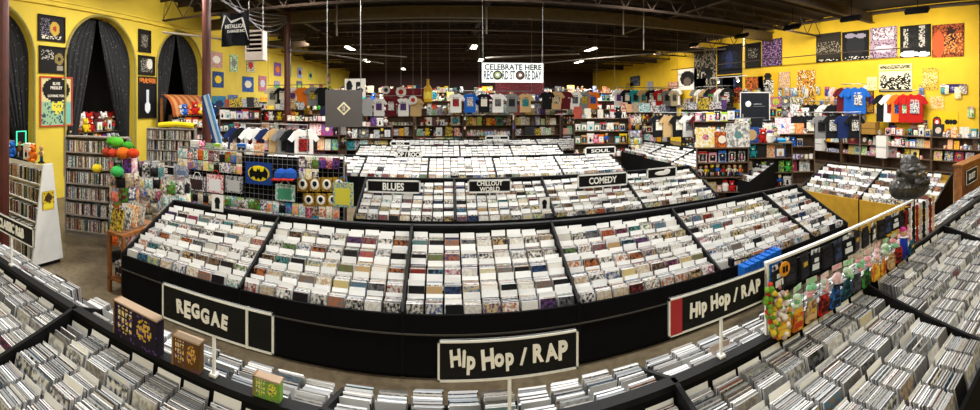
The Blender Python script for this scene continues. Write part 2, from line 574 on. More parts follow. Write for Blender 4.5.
def pocket(M, r, place_, wcd=.142, depth=.155, detail=1.0, grey=0.0, sc=1.0, messy=.2, tone=0.0):
    """One bin compartment in local space: front at y=0, running back to y=depth."""
    if detail >= 1:
        n = r.choice([7, 8, 9, 10, 11]); th = .0104
        if depth > .19: n += r.randint(3, 6)
    else:
        n = r.choice([3, 4]) ; th = .022 if detail > .4 else .03
    if r.random() < .03: n = max(1, n // 3)
    sp = (depth - .035) / max(n, 1)
    start = .012
    lean0 = math.radians(r.uniform(9, 17))
    for i in range(n):
        y = start + i * sp
        lean = lean0 + math.radians(r.uniform(-2, 2))
        h = .125 * sc + r.uniform(-.002, .003)
        x = r.uniform(-.004, .004) + (r.uniform(-.012, .012) if r.random() < messy else 0)
        m = M @ Matrix.Translation((x, y, 0)) @ Matrix.Rotation(-lean, 4, 'X') @ Matrix.Rotation(r.uniform(-.01, .01), 4, 'Z')
        expo = .055 if i == 0 else sp * .55
        file_item('cd_case', m, (wcd * sc, min(th, sp * .84), h), r, place_, expo=expo, grey=grey, tone=tone)
    cards = [n]
    if r.random() < (.18 if tone else .35): cards.append(r.randint(1, max(1, n - 1)))
    for q in cards:
        y = start + (q - .2) * sp
        H = r.choice([.156, .163, .172, .18] if not tone else [.135, .142, .15, .16]) * sc
        m = M @ Matrix.Translation((r.uniform(-.003, .003), y, 0)) @ Matrix.Rotation(-lean0, 4, 'X')
        file_item('divider_card', m, (wcd * sc * 1.03, .0016, H), r, place_, expo=.035, grey=grey)

def rack_section(M0, Lx, place_, label, name='record_rack', group=None, rows=5, brows=4, depth=1.0, bdepth=.7, zf=.56, zr=.81, ridge=1.0, detail=1.0, grey=0.0,
                 left=True, right=True, r=None, body=CLOTHB, skirt=True, sc=1.0, zb=None, tone=0.0):
    """A rack section: local x 0..Lx, front at y=0 facing -y, ridge at y=depth."""
    r = r or R
    t = thing(name, label, 'record rack', (0, 0, 0), 0, group)
    t.matrix_world = M0
    zb = zb if zb is not None else zr - .3 * bdepth
    prof = [(0, .04), (0, zf + .105), (.022, zf + .105), (.022, zf), (depth - .02, zr), (depth - .02, ridge - .03), (depth + .02, ridge - .03)]
    if bdepth:
        prof += [(depth + .02, zr), (depth + bdepth - .022, zb), (depth + bdepth - .022, zb + .045), (depth + bdepth, zb + .045), (depth + bdepth, .04)]
    else:
        prof += [(depth + .02, .04)]
    MX = Matrix.Rotation(PI / 2, 4, 'Z')     # prism poly is x,z along y: turn to y,z along x
    bodyb = MB().prism(prof, -Lx, 0, M=MX)
    NEW.clear()
    part(bodyb, 'cabinet_body', body, t)
    part(MB().box((0, depth - .025, ridge - .03), (Lx, depth + .035, ridge)), 'ridge_cap', BLACK, t)
    part(MB().box((.02, .03, 0), (Lx - .02, .05, .05)), 'plinth', BLACK, t)
    if skirt:
        part(MB().box((0, -.008, .375), (Lx, 0, .387)), 'front_rail', mat('dark_metal_rail', '55524c', .35, .4), t)
    for x in ([0] if left else []) + ([Lx] if right else []):
        d = .012
        pr = [(-.004, .05), (-.004, zf + .13), (depth - .02, ridge), (depth + .02, ridge)]
        if bdepth: pr += [(depth + bdepth + .004, zb + .09), (depth + bdepth + .004, .05)]
        else: pr += [(depth + .02, .05)]
        part(MB().prism(pr, -(x + d), -(x - d), M=MX), 'side_panel', BLACK, t)
    pitch = (depth - .05) / rows
    slope = (zr - zf) / (depth - .04)
    rail = MB()
    for k in range(rows):
        y = .028 + k * pitch
        z = zf + slope * (y - .02)
        if k:
            part(MB().box((.012, y - .012, z - .02), (Lx - .012, y - .004, z + .07)), 'row_divider', BLACK, t)
    ncol = int((Lx - .03) / (.163 * sc)); cw = (Lx - .03) / ncol
    for k in range(rows):
        y = .028 + k * pitch
        for c in range(ncol):
            zz = zf + slope * (y - .02) + .035
            if r.random() < .006: continue
            pocket(M0 @ Matrix.Translation((.015 + (c + .5) * cw, y, zz)), r, place_, depth=pitch - (.012 if tone else .03), detail=detail, grey=grey, sc=sc, tone=tone)
    if bdepth:
        bp = (bdepth - .04) / brows
        bs = (zr - zb) / (bdepth - .04)
        TR = M0 @ Matrix.Translation((Lx, depth + bdepth, 0)) @ Matrix.Rotation(PI, 4, 'Z')
        for k in range(brows):
            y = .026 + k * bp
            z = zb + bs * (y - .02)
            if k:
                part(MB().box((.012, depth + bdepth - y + .004, z - .02), (Lx - .012, depth + bdepth - y + .012, z + .07)), 'row_divider', BLACK, t)
            for c in range(ncol):
                if r.random() < .03: continue
                pocket(TR @ Matrix.Translation((.015 + (c + .5) * cw, y, z + .035)), r, place_, depth=bp - .025, detail=detail, grey=grey, sc=sc, tone=tone)
    NEW.clear()
    return t

def TX(x, y, rz=0): return Matrix.Translation((x, y, 0)) @ Matrix.Rotation(rz, 4, 'Z')

# nearest rack, under the camera: sections meet at these x
e0 = [-5.24, -3.67, -2.1, -.53, 1.04, 2.6, 4.17, 5.74, 7.3]
d0 = ['beyond the classic r and b sign', 'under the classic r and b sign', 'under the reggae sign', 'under the middle hip hop rap sign', 'under the red striped hip hop rap sign',
      'under the first half of the merchandise grid', 'under the gorilla bust', 'at the far end of the aisle']
for i in range(8):
    rr = random.Random(100 + i)
    rack_section(TX(e0[i], .72), e0[i + 1] - e0[i], 'nearest rack, %s' % d0[i], 'black double-sided cd rack section %s, nearest rack' % d0[i], rows=4, brows=2, depth=1.0, bdepth=.42, zb=.74, zf=.64, r=rr, tone=.8,
                 left=True, right=(i == 7), grey=.45)
# central rack
e1 = [-3.4, -1.88, -.365, 1.15, 2.67, 4.2, 4.95]
d1 = ['at the wooden end stand', 'facing the reggae sign', 'facing the aisle between the two signs', 'behind the middle hip hop rap sign', 'beside the blue bags', 'short end section']
for i in range(6):
    rr = random.Random(200 + i)
    rack_section(TX(e1[i], 3.5), e1[i + 1] - e1[i], 'long central rack, %s' % d1[i], 'black cloth fronted cd rack section %s, long central rack' % d1[i], r=rr, right=(i == 5), bdepth=.7, brows=3, detail=1, zf=.44)
# second rack (blues, comedy)
e2 = [-1.38, .14, 1.66, 3.18, 4.7]
d2 = ['with the blues sign', 'with the two line sign', 'with the comedy sign', 'with the picture sign']
for i in range(4):
    rr = random.Random(300 + i)
    rack_section(TX(e2[i], 6.2), e2[i + 1] - e2[i], 'second rack, section %s' % d2[i], 'cd rack section %s, second rack back' % d2[i], r=rr, right=(i == 3), detail=.5, bdepth=.6, brows=3, zf=.44)
rows_far = [(9.0, [-3.4, -1.9, -.4, 1.1, 2.6, 4.1], 'third rack back'), (11.5, [-2.6, -1.1, .4, 1.9, 3.4], 'fourth rack back'), (13.4, [-2.9, -1.4, .1, 1.6, 3.1, 4.6], 'fifth rack back')]
for Y, e, d in rows_far:
    od = ['first', 'second', 'third', 'fourth', 'fifth', 'sixth']
    for i in range(len(e) - 1):
        rr = random.Random(int(Y * 50) + i)
        rack_section(TX(e[i], Y), e[i + 1] - e[i], '%s' % d, '%s black cd rack section from the maroon posts, %s' % (od[i], d), r=rr, right=(i == len(e) - 2), detail=.3, bdepth=0, skirt=False)
# racks running away on the side of the long yellow wall, facing the middle of the shop
yw = mat('yellow_rack_board', 'b58a1c', .6, var=.15)
for i, y in enumerate((5.5, 4.1)):
    rr = random.Random(600 + i)
    rack_section(TX(6.15, y, -PI / 2), 1.4, 'yellow based side rack', 'yellow based cd rack section in front of the wall shelves, %s end' % ('far', 'near')[i], r=rr, detail=.5, bdepth=0, rows=4, depth=.9, zf=.48, zr=.9, ridge=1.02, skirt=False, body=yw, right=(i == 1))
for i, y in enumerate((12.4, 10.9, 9.4, 7.9)):
    rr = random.Random(700 + i)
    rack_section(TX(5.5, y, -PI / 2 + .12), 1.5, 'slanting side rack', '%s section from the near end of the slanting side cd rack' % ('fourth', 'third', 'second', 'first')[i], r=rr, detail=.3, bdepth=0, skirt=False, depth=.9)

def flush_filed():
    """The 300 of each kind that show largest are objects of their own, the rest of the kind one mass."""
    names = {'cd_case': ('cd case', 'cd_case_mass', 'cd cases filed in the farther and half hidden bins of all racks'), 'divider_card': ('divider card', 'divider_card_mass', 'white divider cards standing in the farther and half hidden bins'),
             'dvd_case': ('dvd case', 'dvd_case_mass', 'small dvd cases on the far shelves')}
    for kind, items in FILED.items():
        items.sort(key=lambda q: -q[0])
        top, rest = items[:300], items[300:]
        for s, M, (a, b, c), cols, pl in top:
            mb = MB().box((-a / 2, 0, 0), (a / 2, b, c), cols=cols)
            o = mb.build(kind, COVER if kind != 'divider_card' else PLAIN)
            o.matrix_world = M
            lab = {'cd_case': 'clear edged cd case filed upright in the %s', 'divider_card': 'white divider card standing up in the %s', 'dvd_case': 'dvd case with coloured spine in the %s'}[kind] % pl.replace(',', '')
            lw = lab.split()
            tag(o, ' '.join(lw[:16]), names[kind][0], '%ss, %s' % (names[kind][0], pl))
        if rest:
            mb = MB()
            for s, M, (a, b, c), cols, pl in rest:
                mb.box((-a / 2, 0, 0), (a / 2, b, c), cols=cols, M=M)
            o = mb.build(names[kind][1], COVER if kind != 'divider_card' else PLAIN)
            tag(o, names[kind][2], names[kind][0] + 's', kind='stuff')

# ------------------------------------------------------------------ signs
def sign(x0, x1, Y, z0, z1, lines, label, base_z, name='aisle_sign', hand=False, rz=0, stripe=None, size=None, post=True, panel='131313', sx=1.0, bold=.02):
    w = x1 - x0; h = z1 - z0
    t = thing(name, label, 'sign', ((x0 + x1) / 2, Y, base_z), rz)
    zc = (z0 + z1) / 2 - base_z
    NEW.clear()
    fr = .009 if w > .5 and Y < 3 else .012 + .002 * Y
    part(MB().box((-w / 2, -.004, zc - h / 2), (w / 2, .006, zc + h / 2)), 'panel', BLACK, t)
    f = MB()
    for a in (((-w / 2, zc + h / 2 - fr), (w / 2, zc + h / 2)), ((-w / 2, zc - h / 2), (w / 2, zc - h / 2 + fr)), ((-w / 2, zc - h / 2), (-w / 2 + fr, zc + h / 2)), ((w / 2 - fr, zc - h / 2), (w / 2, zc + h / 2))):
        f.box((a[0][0], -.008, a[0][1]), (a[1][0], .007, a[1][1]))
    off = 0
    if stripe == 'white_right':
        f.box((w / 2 - .14, -.011, zc - h / 2), (w / 2 - .128, .011, zc + h / 2)); off = -.07
    part(f, 'frame', WHITE, t)
    if stripe == 'red_left':
        part(MB().box((-w / 2 + fr, -.010, zc - h / 2 + fr), (-w / 2 + fr + .065, .0, zc + h / 2 - fr)), 'red_stripe', mat('sign_red', 'a01c24', .5), t); off = .035
    n = max(len(lines), 1)
    size = size or h * .62 / n
    rr = random.Random(len(label))
    for i, ln in enumerate(lines):
        mbt = text_mb(ln, size, .004, bold, jitter=.12 if hand else 0, rnd=rr, sx=sx)
        M = Matrix.Translation((off, -.009, zc + (n - 1) * size * .46 - i * size * .92))
        q = MB(); q.add(mbt.v, mbt.f, M=M)
        part(q, 'lettering', LETTER, t)
    if post:
        part(MB().box((-.007, -.006, .012), (.007, .006, zc - h / 2)), 'post', WHITE, t)
        part(MB().box((-.018, -.018, .0), (.018, .018, .012)), 'clamp_foot', WHITE, t)
    NEW.clear()
    return t
sign(-1.39, -.755, 1.74, 1.19, 1.375, ['REGGAE'], 'black REGGAE sign in white frame on the nearest rack', 1.0, hand=True, stripe='white_right', size=.1, bold=.045, sx=.72)
sign(-.035, .565, 1.74, 1.175, 1.345, ['Hip Hop / RAP'], 'black Hip Hop RAP sign without a coloured stripe, nearest rack', 1.0, hand=True, size=.098, bold=.045, sx=.72)
sign(1.017, 1.655, 1.74, 1.2, 1.385, ['Hip Hop / RAP'], 'black Hip Hop RAP sign with a red stripe at its end', 1.0, hand=True, stripe='red_left', size=.098, bold=.045, sx=.68)
sign(-3.25, -2.6, 1.74, 1.235, 1.38, ['CLASSIC R&B'], 'black CLASSIC R&B sign beside the white dvd rack end', 1.0, size=.1, bold=.045, sx=.68)
K = .95
sign(-1.27, -.4, 6.62, .86, 1.07, ['BLUES'], 'black BLUES sign in front of a second row cd rack', .72, size=.16, bold=.03, sx=.8)
sign(.34, 1.04, 6.62, .87, 1.08, ['CHILLOUT', 'WORLD'], 'small black sign with two crowded lines of pale letters', .72, size=.1, bold=.03, sx=.85)
sign(2.14, 3.05, 6.62, .87, 1.1, ['COMEDY'], 'black COMEDY sign among white cards of the second rack', .72, size=.15, bold=.03, sx=.8)
s_ = sign(3.43, 4.05, 6.62, .92, 1.12, [], 'black sign with a blurred white drawing, beyond COMEDY', .72)
NEW.clear()
q = MB(); q.ball((0, -.012, .3), (.16, .006, .04)); q.ball((.1, -.012, .33), (.07, .006, .04))
part(q, 'drawing', LETTER, s_)
sign(-1.14, -.55, 9.45, 1.02, 1.2, ['POP / ROCK'], 'small black POP ROCK sign over the third rack back', .72, size=.13, bold=.03, sx=.9)
sign(3.3, 4.1, 9.6, 1.0, 1.2, ['SOUL'], 'pale lettered black sign at the end of the third rack', .72, size=.11, sx=1.8)
sign(-1.6, -1.0, 11.95, 1.02, 1.17, ['ROCK'], 'tiny black sign on the fourth rack back', .72, size=.09)
sign(1.3, 2.1, 13.9, 1.0, 1.16, ['ROCK'], 'tiny black sign on the fifth rack back', .72, size=.09)
sign(-5.2, -4.4, 5.95, .98, 1.16, ['BLUES'], 'black BLUES sign with thin frame near the wire spinner', 0, size=.12, bold=.03)

# small white picture cards on the racks
for x, y, z, d in ((-2.62, 4.33, 1.0, 'white picture card with a black figure on the central rack ridge'), (1.5, 6.28, .64, 'white square card with a black drawing at the second rack front')):
    t = thing('picture_card', d, 'card', (x, y, z))
    part(MB().box((-.08, -.003, 0), (.08, .003, .2)), 'card', WHITE, t)
    part(MB().ball((0, -.004, .12), (.04, .003, .05)).box((-.03, -.006, .03), (.03, -.002, .1)), 'printed_figure', BLACK, t)
    NEW.clear()

# box sets standing on the nearest rack
def box_set(x, y, z, w, h, d, rz, c1, c2, label):
    t = thing('box_set', label, 'box set', (x, y, z), rz)
    part(MB().box((-w / 2, 0, 0), (w / 2, d, h), c1, c1), 'slipcase', PLAIN, t)
    r = random.Random(5); nx, nz = 34, 20
    q = MB()
    for j in range(nz + 1):
        for i in range(nx + 1): q.v.append((-w / 2 + w * i / nx, -.002, h * j / nz))
    for j in range(nz):
        for i in range(nx):
            u = i / nx; v = j / nz; k = c1
            if .07 < u < .45 and .12 < v < .9 and (i % 3) and (j % 4) and r.random() < .75: k = c2 if r.random() < .5 else 'd8d0b8'
            if ((u - .7) / .16) ** 2 + ((v - .5) / .33) ** 2 < 1 and r.random() < .6: k = c2
            if r.random() < .06: k = '5a3a86'
            aa = j * (nx + 1) + i
            q.f.append([aa, aa + 1, aa + nx + 2, aa + nx + 1]); q.c.append(srgb(k)); q.k.append(srgb(k))
    part(q, 'front_print', PLAIN, t)
    part(MB().box((-w / 2 - .002, -.004, -.0), (-w / 2 + .008, d + .002, h + .003), '8a6a4a').box((-w / 2 - .002, -.004, h - .006), (w / 2 + .002, d + .002, h + .002), 'a89078'), 'edging', PLAIN, t)
    NEW.clear()
box_set(-1.555, 1.695, 1.0, .34, .19, .055, -.06, '1b1424', 'c8a43a', 'purple and gold box set standing up on the nearest rack')
box_set(-1.215, 1.70, 1.0, .16, .15, .045, .03, '5a3e14', 'd0a040', 'gold framed box set beside the REGGAE sign post')
box_set(-.78, 1.71, 1.0, .13, .09, .04, 0, '6f9a3a', 'e0d040', 'yellow and green box standing in the nearest rack')

# wooden stand at the end of the central rack
t = thing('wooden_stand', 'orange wooden display stand at the central rack end', 'stand', (-3.58, 3.75, 0))
part(MB().box((-.14, -.2, .7), (.13, .5, .74)), 'top_board', WOOD, t)
for x in (-.13, .1):
    for y in (-.19, .46):
        part(MB().box((x, y, 0), (x + .04, y + .04, .7)), 'leg', WOOD, t)
part(MB().box((-.1, .47, .1), (.1, .49, .7)), 'back_board', WOOD, t)
part(MB().box((-.13, -.19, .16), (.13, .47, .185)), 'shelf', WOOD, t)
NEW.clear()
for k in range(3):
    t = thing('carton', 'small white printed carton on the wooden stand shelf', 'carton', (-3.65 + k * .07, 3.66, .185), 0, 'cartons on the wooden stand')
    part(MB().box((-.03, 0, 0), (.03, .12, .16), 'd8d8d4', '202020'), 'body', PRINT, t)
    part(MB().box((-.025, -.002, .04), (.025, 0, .1), '1a1a1a'), 'label', PLAIN, t)
    NEW.clear()
for k in range(4):
    t = thing('magazine_holder', '%s magazine leaning on the wooden stand top' % ['yellow', 'white', 'orange', 'pale'][k], 'magazine', (-3.62, 3.6 + k * .13, .74), 0)
    part(MB().box((-.1, 0, 0), (.1, .02, .27), ['c9a83a', 'dcdcd8', 'c87838', 'cfcab8'][k], ['202020', '404040', 'e8e0c0', '7a7a7a'][k], M=Matrix.Rotation(-.2, 4, 'X')), 'cover', PRINT, t)
    part(MB().box((-.1, .0, 0), (.1, .07, .012)), 'ledge', STEEL, t)
    NEW.clear()

# blue bags hanging off the central rack end by the grid
t = thing('bag_hook_bar', 'black hook bar fixed to the central rack front', 'bar', (3.05, 3.42, .63))
part(MB().tube([(-.25, .04, 0), (.3, -.02, .0)], .008), 'bar', BLACK, t)
part(MB().box((-.27, .02, -.05), (-.23, .08, .03)), 'bracket', BLACK, t)
NEW.clear()
for k in range(7):
    x = 2.86 + k * .075
    t = thing('shopping_bag', 'bright blue bag in a row hanging beside the red striped sign', 'bag', (x, 3.37 - .004 * k, .36), 0, 'blue bags on the hook bar')
    z1 = .25 + .012 * k
    q = MB().prism([(-.028, 0), (.028, 0), (.034, z1), (-.034, z1)], -.09, .02, '1660b8', '1660b8')
    part(q, 'bag_body', PLAIN, t)
    part(MB().box((-.02, -.093, .03), (.005, -.09, .16), ['6fa84a', '3f9ad0'][k % 2]), 'printed_strip', PLAIN, t)
    part(MB().tube([(-.02, -.03, z1), (-.01, -.03, z1 + .04), (.01, -.03, z1 + .04), (.02, -.03, z1)], .004, 5, '1a70c8'), 'handle', PLAIN, t)
    NEW.clear()

# ------------------------------------------------------------------ flat art for posters
def art(w, h, bg, shapes, nx=26, ny=30, seed=1):
    """A printed sheet w x h in the x-z plane facing -y, each cell inked by the shapes drawn over it."""
    r = random.Random(seed)
    mb = MB()
    t = .006
    cells = []
    for j in range(ny):
        for i in range(nx):
            u = (i + .5) / nx; v = (j + .5) / ny
            c = bg
            for s in shapes:
                if s[0] == 'e' and ((u - s[1]) / s[3]) ** 2 + ((v - s[2]) / s[4]) ** 2 < 1: c = s[5]
                elif s[0] == 'r' and s[1] <= u <= s[3] and s[2] <= v <= s[4]: c = s[5]
                elif s[0] == 'n' and s[1] <= u <= s[3] and s[2] <= v <= s[4] and r.random() < s[6]: c = s[5]
            cells.append(srgb(c))
    for j in range(ny + 1):
        for i in range(nx + 1):
            mb.v.append((-w / 2 + w * i / nx, 0, h * j / ny))
    for j in range(ny):
        for i in range(nx):
            a = j * (nx + 1) + i
            mb.f.append([a, a + 1, a + nx + 2, a + nx + 1]); c = cells[j * nx + i]
            mb.c.append(c); mb.k.append(c)
    mb.box((-w / 2, .0006, 0), (w / 2, t, h), '303030')
    return mb

def hang(name, p, rz, w, h, bg, shapes, label, cat='poster', frame=None, seed=1, group=None, texts=()):
    t = thing(name, label, cat, p, rz, group)
    part(art(w, h, bg, shapes, seed=seed), 'print', PLAIN, t)
    if frame:
        f = MB(); e = .035
        for a, b_ in (((-w / 2 - e, -e), (w / 2 + e, 0)), ((-w / 2 - e, h), (w / 2 + e, h + e)), ((-w / 2 - e, 0), (-w / 2, h)), ((w / 2, 0), (w / 2 + e, h))):
            f.box((a[0], -.02, a[1]), (b_[0], .008, b_[1]), frame)
        part(f, 'frame', PLAIN, t)
    for tx, size, u, v, col in texts:
        q = text_mb(tx, size, .003, .02)
        q2 = MB(); q2.add(q.v, q.f, col, M=Matrix.Translation(((u - .5) * w, -.005, v * h)))
        part(q2, 'lettering', PLAIN, t)
    NEW.clear()
    return t

def wallR(px0, py0, px1, py1, **k):
    """a rectangle on the long yellow wall (x = XR) seen at those pixels -> hang args"""
    X = XR - .02
    a = onX(px0, (py0 + py1) / 2, X); b_ = onX(px1, (py0 + py1) / 2, X)
    cx = (px0 + px1) / 2; rho = X / math.sin(ang(cx))
    z0 = EYE - (py1 - 100) * rho / 420; z1 = EYE - (py0 - 100) * rho / 420
    return (X, (a.y + b_.y) / 2, z0), -PI / 2, abs(a.y - b_.y), z1 - z0
def wallL(px0, py0, px1, py1):
    X = XL + .02
    a = onX(px0, 50, X); b_ = onX(px1, 50, X)
    cx = (px0 + px1) / 2; rho = X / math.sin(ang(cx))
    z0 = EYE - (py1 - 100) * rho / 420; z1 = EYE - (py0 - 100) * rho / 420
    return (X, (a.y + b_.y) / 2, z0), PI / 2, abs(a.y - b_.y), z1 - z0
def hR(px, bg, shapes, label, **k):
    p, rz, w_, h_ = wallR(*px)
    tx = [(t, s * h_, u, v, c) for t, s, u, v, c in k.pop('texts', ())]
    return hang(k.pop('name', 'poster'), p, rz, w_, h_, bg, shapes, label, texts=tx, **k)
def hL(px, bg, shapes, label, **k):
    p, rz, w_, h_ = wallL(*px)
    tx = [(t, s * h_, u, v, c) for t, s, u, v, c in k.pop('texts', ())]
    return hang(k.pop('name', 'poster'), p, rz, w_, h_, bg, shapes, label, texts=tx, **k)
N = 'n'
D, Wh = '141210', 'dad6cc'
hR((816, 33, 841, 62), '2b2620', [(N, 0, .3, 1, .7, '8a8070', .35), ('r', 0, 0, 1, .12, '0c0a0a'), (N, .1, .02, .9, .1, 'c8c0b0', .5)], 'dark poster of a group in a row, first of five high banners', seed=2)
hR((842, 31, 869, 60), '0f0e12', [('e', .5, .5, .35, .4, '24242c'), ('e', .3, .85, .2, .08, '9a94a8'), ('e', .7, .82, .2, .08, '9a94a8'), (N, 0, 0, 1, .12, 'cfc9c0', .3)], 'near black poster with pale wing shapes along its top', seed=3)
hR((870, 27, 897, 58), 'a58fa0', [(N, 0, 0, 1, 1, '5d4458', .3), ('e', .5, .3, .35, .12, 'd0b8c8'), (N, .1, .6, .9, .95, 'efe4ea', .35)], 'lavender poster with white figures beside the near black poster', seed=4)
hR((900, 25, 931, 57), '121212', [('r', .1, .3, .25, .9, 'b9b4aa'), ('r', .62, .3, .8, .95, 'b9b4aa'), (N, .1, .3, .9, .9, '2a2a2a', .4), ('e', .3, .1, .3, .1, 'e8e4f0'), ('e', .75, .08, .22, .08, 'e8e4f0')], 'black poster with white columns and white flowers below', seed=5)
hR((932, 24, 964, 57), '9a4a20', [(N, 0, 0, 1, 1, '3a140c', .4), ('e', .2, .4, .2, .4, 'c8532a'), ('e', .6, .6, .12, .3, '2a1410'), (N, .4, .1, .95, .7, 'd8904a', .25)], 'fiery orange poster, last of the high banners', seed=6)
hR((694, 50, 716, 104), '24201c', [(N, 0, 0, 1, 1, '8f8674', .38), ('e', .55, .55, .3, .12, '12100e'), (N, .1, .3, .6, .6, 'd8d0c0', .3)], 'tall dark grey and beige patterned banner', seed=7)
hR((717, 45, 742, 74), '0b0c14', [('e', .5, .5, .15, .3, '26305c'), (N, .2, .2, .8, .8, '1c2340', .4)], 'black banner with a faint blue figure', seed=8)
hR((717, 75, 742, 103), '10131f', [('e', .5, .7, .25, .2, '2e4a86'), (N, 0, 0, 1, .55, 'b83a1c', .45), (N, 0, 0, 1, .4, 'd8902a', .3), (N, 0, .5, 1, .9, '0a0a10', .5)], 'dark banner with blue centre above red and orange flames', seed=9)
hR((745, 43, 761, 68), '14120f', [(N, .2, .4, .8, .8, '8a8478', .3)], 'black banner with a few grey marks', seed=10)
hR((762, 39, 782, 66), '4a2f55', [(N, 0, 0, 1, 1, '9a7aa8', .35), (N, 0, 0, 1, 1, '1c1020', .3)], 'purple speckled banner beside the black banner', seed=11)
hR((678, 69, 697, 90), 'ece8e2', [('e', .5, .55, .38, .36, '141414'), ('e', .5, .4, .2, .2, '6a5a50'), ('r', .2, 0, .8, .2, 'ece8e2')], 'white square poster with a black haired head', seed=12)
hR((879, 64, 912, 70), 'ddd2a0', [(N, .05, .2, .95, .8, '181410', .6)], 'narrow strip of dark lettering above the group mural', seed=13, name='banner')
hR((879, 71, 912, 92), 'e6dcae', [('e', .15, .5, .12, .35, '141210'), ('e', .4, .4, .13, .33, '1c1814'), ('e', .62, .45, .12, .35, '141210'), ('e', .85, .5, .12, .4, '1c1814'), (N, 0, .2, 1, .9, 'f0ead0', .25), ('r', 0, 0, 1, .12, '3a3020')], 'black and cream mural of four figures', seed=14, name='mural_sheet')
hR((943, 84, 963, 93), '2c1f52', [('e', .2, .5, .08, .3, 'c8c0e8'), (N, .35, .3, .95, .7, 'b8b0dc', .4)], 'small dark purple sign with pale lettering', name='wall_sign', seed=15, cat='sign')
hR((758, 73, 778, 104), 'd8a818', [('e', .5, .9, .18, .1, '141210'), ('e', .5, .72, .22, .13, '2a2622'), ('r', .25, .35, .75, .7, '201c18'), (N, .2, .0, .8, .75, 'dcd8d0', .4), ('e', .25, .4, .12, .2, '181614')], 'black and white cut figure in a tall hat on the yellow wall', seed=16, name='wall_decal')
hR((779, 72, 790, 88), 'd9a81c', [(N, 0, 0, 1, 1, '9a7a9a', .45), (N, 0, 0, 1, 1, 'e8dcc8', .2)], 'lilac and white sheet beside the cut figure', seed=17)
hR((655, 98, 677, 118), '15141c', [('e', .5, .5, .2, .3, '5a5a6a'), (N, .1, .1, .9, .5, '3a3a4a', .3)], 'dark framed picture with a pale round centre', frame='c8c4bc', seed=18, cat='picture', name='framed_picture')
hR((867, 77, 877, 90), 'dcd6a0', [(N, .1, .1, .9, .9, '8a8a60', .3)], 'small cream sheet on the yellow wall', seed=19)
hR((922, 68, 938, 90), 'd9b040', [(N, 0, 0, 1, 1, '6a5a30', .25), (N, 0, .2, 1, .8, 'f0e0b0', .2)], 'sand coloured sheet of small sketches', seed=20)
hR((797, 70, 815, 110), 'cda02a', [(N, 0, 0, 1, 1, '5a4420', .35), (N, 0, 0, 1, 1, 'c85a2a', .2), (N, 0, 0, 1, 1, 'e8e0d0', .15)], 'speckled orange and brown collage panel', seed=21)
hR((930, 112, 944, 137), 'e2bd1e', [('e', .5, .6, .32, .22, '202020'), ('e', .5, .6, .22, .15, 'c83020'), ('e', .5, .6, .1, .07, 'f0f0f0')], 'yellow shirt panel with a red and white round emblem', seed=22, name='shirt_panel')
hR((944, 112, 958, 137), 'e2bd1e', [('e', .25, .6, .22, .1, '141414'), ('e', .75, .6, .22, .1, '141414'), ('r', .42, .5, .58, .7, '141414')], 'yellow shirt panel with a black winged emblem', seed=23, name='shirt_panel')
hR((864, 92, 873, 112), 'caa030', [(N, 0, 0, 1, 1, '7a3a1c', .6)], 'small brown sheet above the shelf', frame='5a3a1c', seed=24)
hR((930, 96, 944, 109), 'd8a81c', [(N, .1, .2, .9, .8, 'c8402a', .35), (N, 0, 0, 1, 1, 'e8e0c8', .25)], 'red and cream sheet above the round emblem', seed=25)
hR((630, 76, 640, 86), '16151a', [(N, 0, 0, 1, 1, '8a8a90', .3)], 'small dark sheet far along the yellow wall', seed=26)

# left wall frames
def hfr(px, bg, sh, label, seed=1, frame='15100c', **k):
    return hL(px, bg, sh, label, frame=frame, seed=seed, name='framed_picture', cat='picture', **k)
hfr((39, 17, 64, 40), '17141a', [('e', .62, .5, .2, .3, 'b89a3a'), ('e', .62, .5, .08, .12, 'a0382a'), (N, .05, .1, .45, .9, '6a6474', .35), (N, .1, .05, .9, .2, 'cfc8b0', .4)], 'framed gold record with dark mat, topmost by the middle arch', 31)
hfr((40, 48, 67, 72), '100e0c', [('e', .7, .55, .17, .25, '7a6a3a'), ('e', .7, .55, .06, .1, '141210'), (N, .05, .5, .5, .9, 'a8a498', .3), ('r', .6, .08, .85, .25, '8a8270')], 'framed black picture with a bronze disc, between record and poster', 32)
hL((41, 78, 71, 125), 'c9bf8a', [('r', 0, .0, 1, .5, '8fb08a'), ('e', .55, .4, .2, .16, 'd8c83a'), (N, 0, .0, 1, .5, '2a4a5a', .22), ('e', .5, .75, .45, .26, '141210'), ('r', .78, .05, 1, .45, '6ab0a8')], 'music poster with a black disc and green lower half',
   frame='b0402c', seed=33, texts=(('ELVIS', .085, .5, .88, 'e8e0d0'), ('PRESLEY', .085, .5, .79, 'e8e0d0'), ('LOVING YOU', .075, .5, .62, 'e8e0d0')))
hfr((139, 31, 150, 51), '17130f', [('e', .5, .5, .3, .35, '4a443c'), (N, .2, .2, .8, .8, 'a8a498', .2)], 'narrow framed dark picture, topmost between the two arches', 34)
hfr((139, 57, 154, 74), '17130f', [(N, .1, .1, .9, .9, '8f8a80', .35), ('e', .7, .6, .2, .3, 'cfcac0')], 'small framed picture of pale figures under the narrow one', 35)
hL((139, 78, 156, 117), '0f0e10', [('r', .42, .1, .56, .7, 'c8d0d8'), ('e', .5, .25, .16, .14, 'e0e4e8'), (N, 0, .88, 1, 1, 'c8702a', .7)], 'black poster with a white guitar and orange heading', frame='241a10', seed=36)

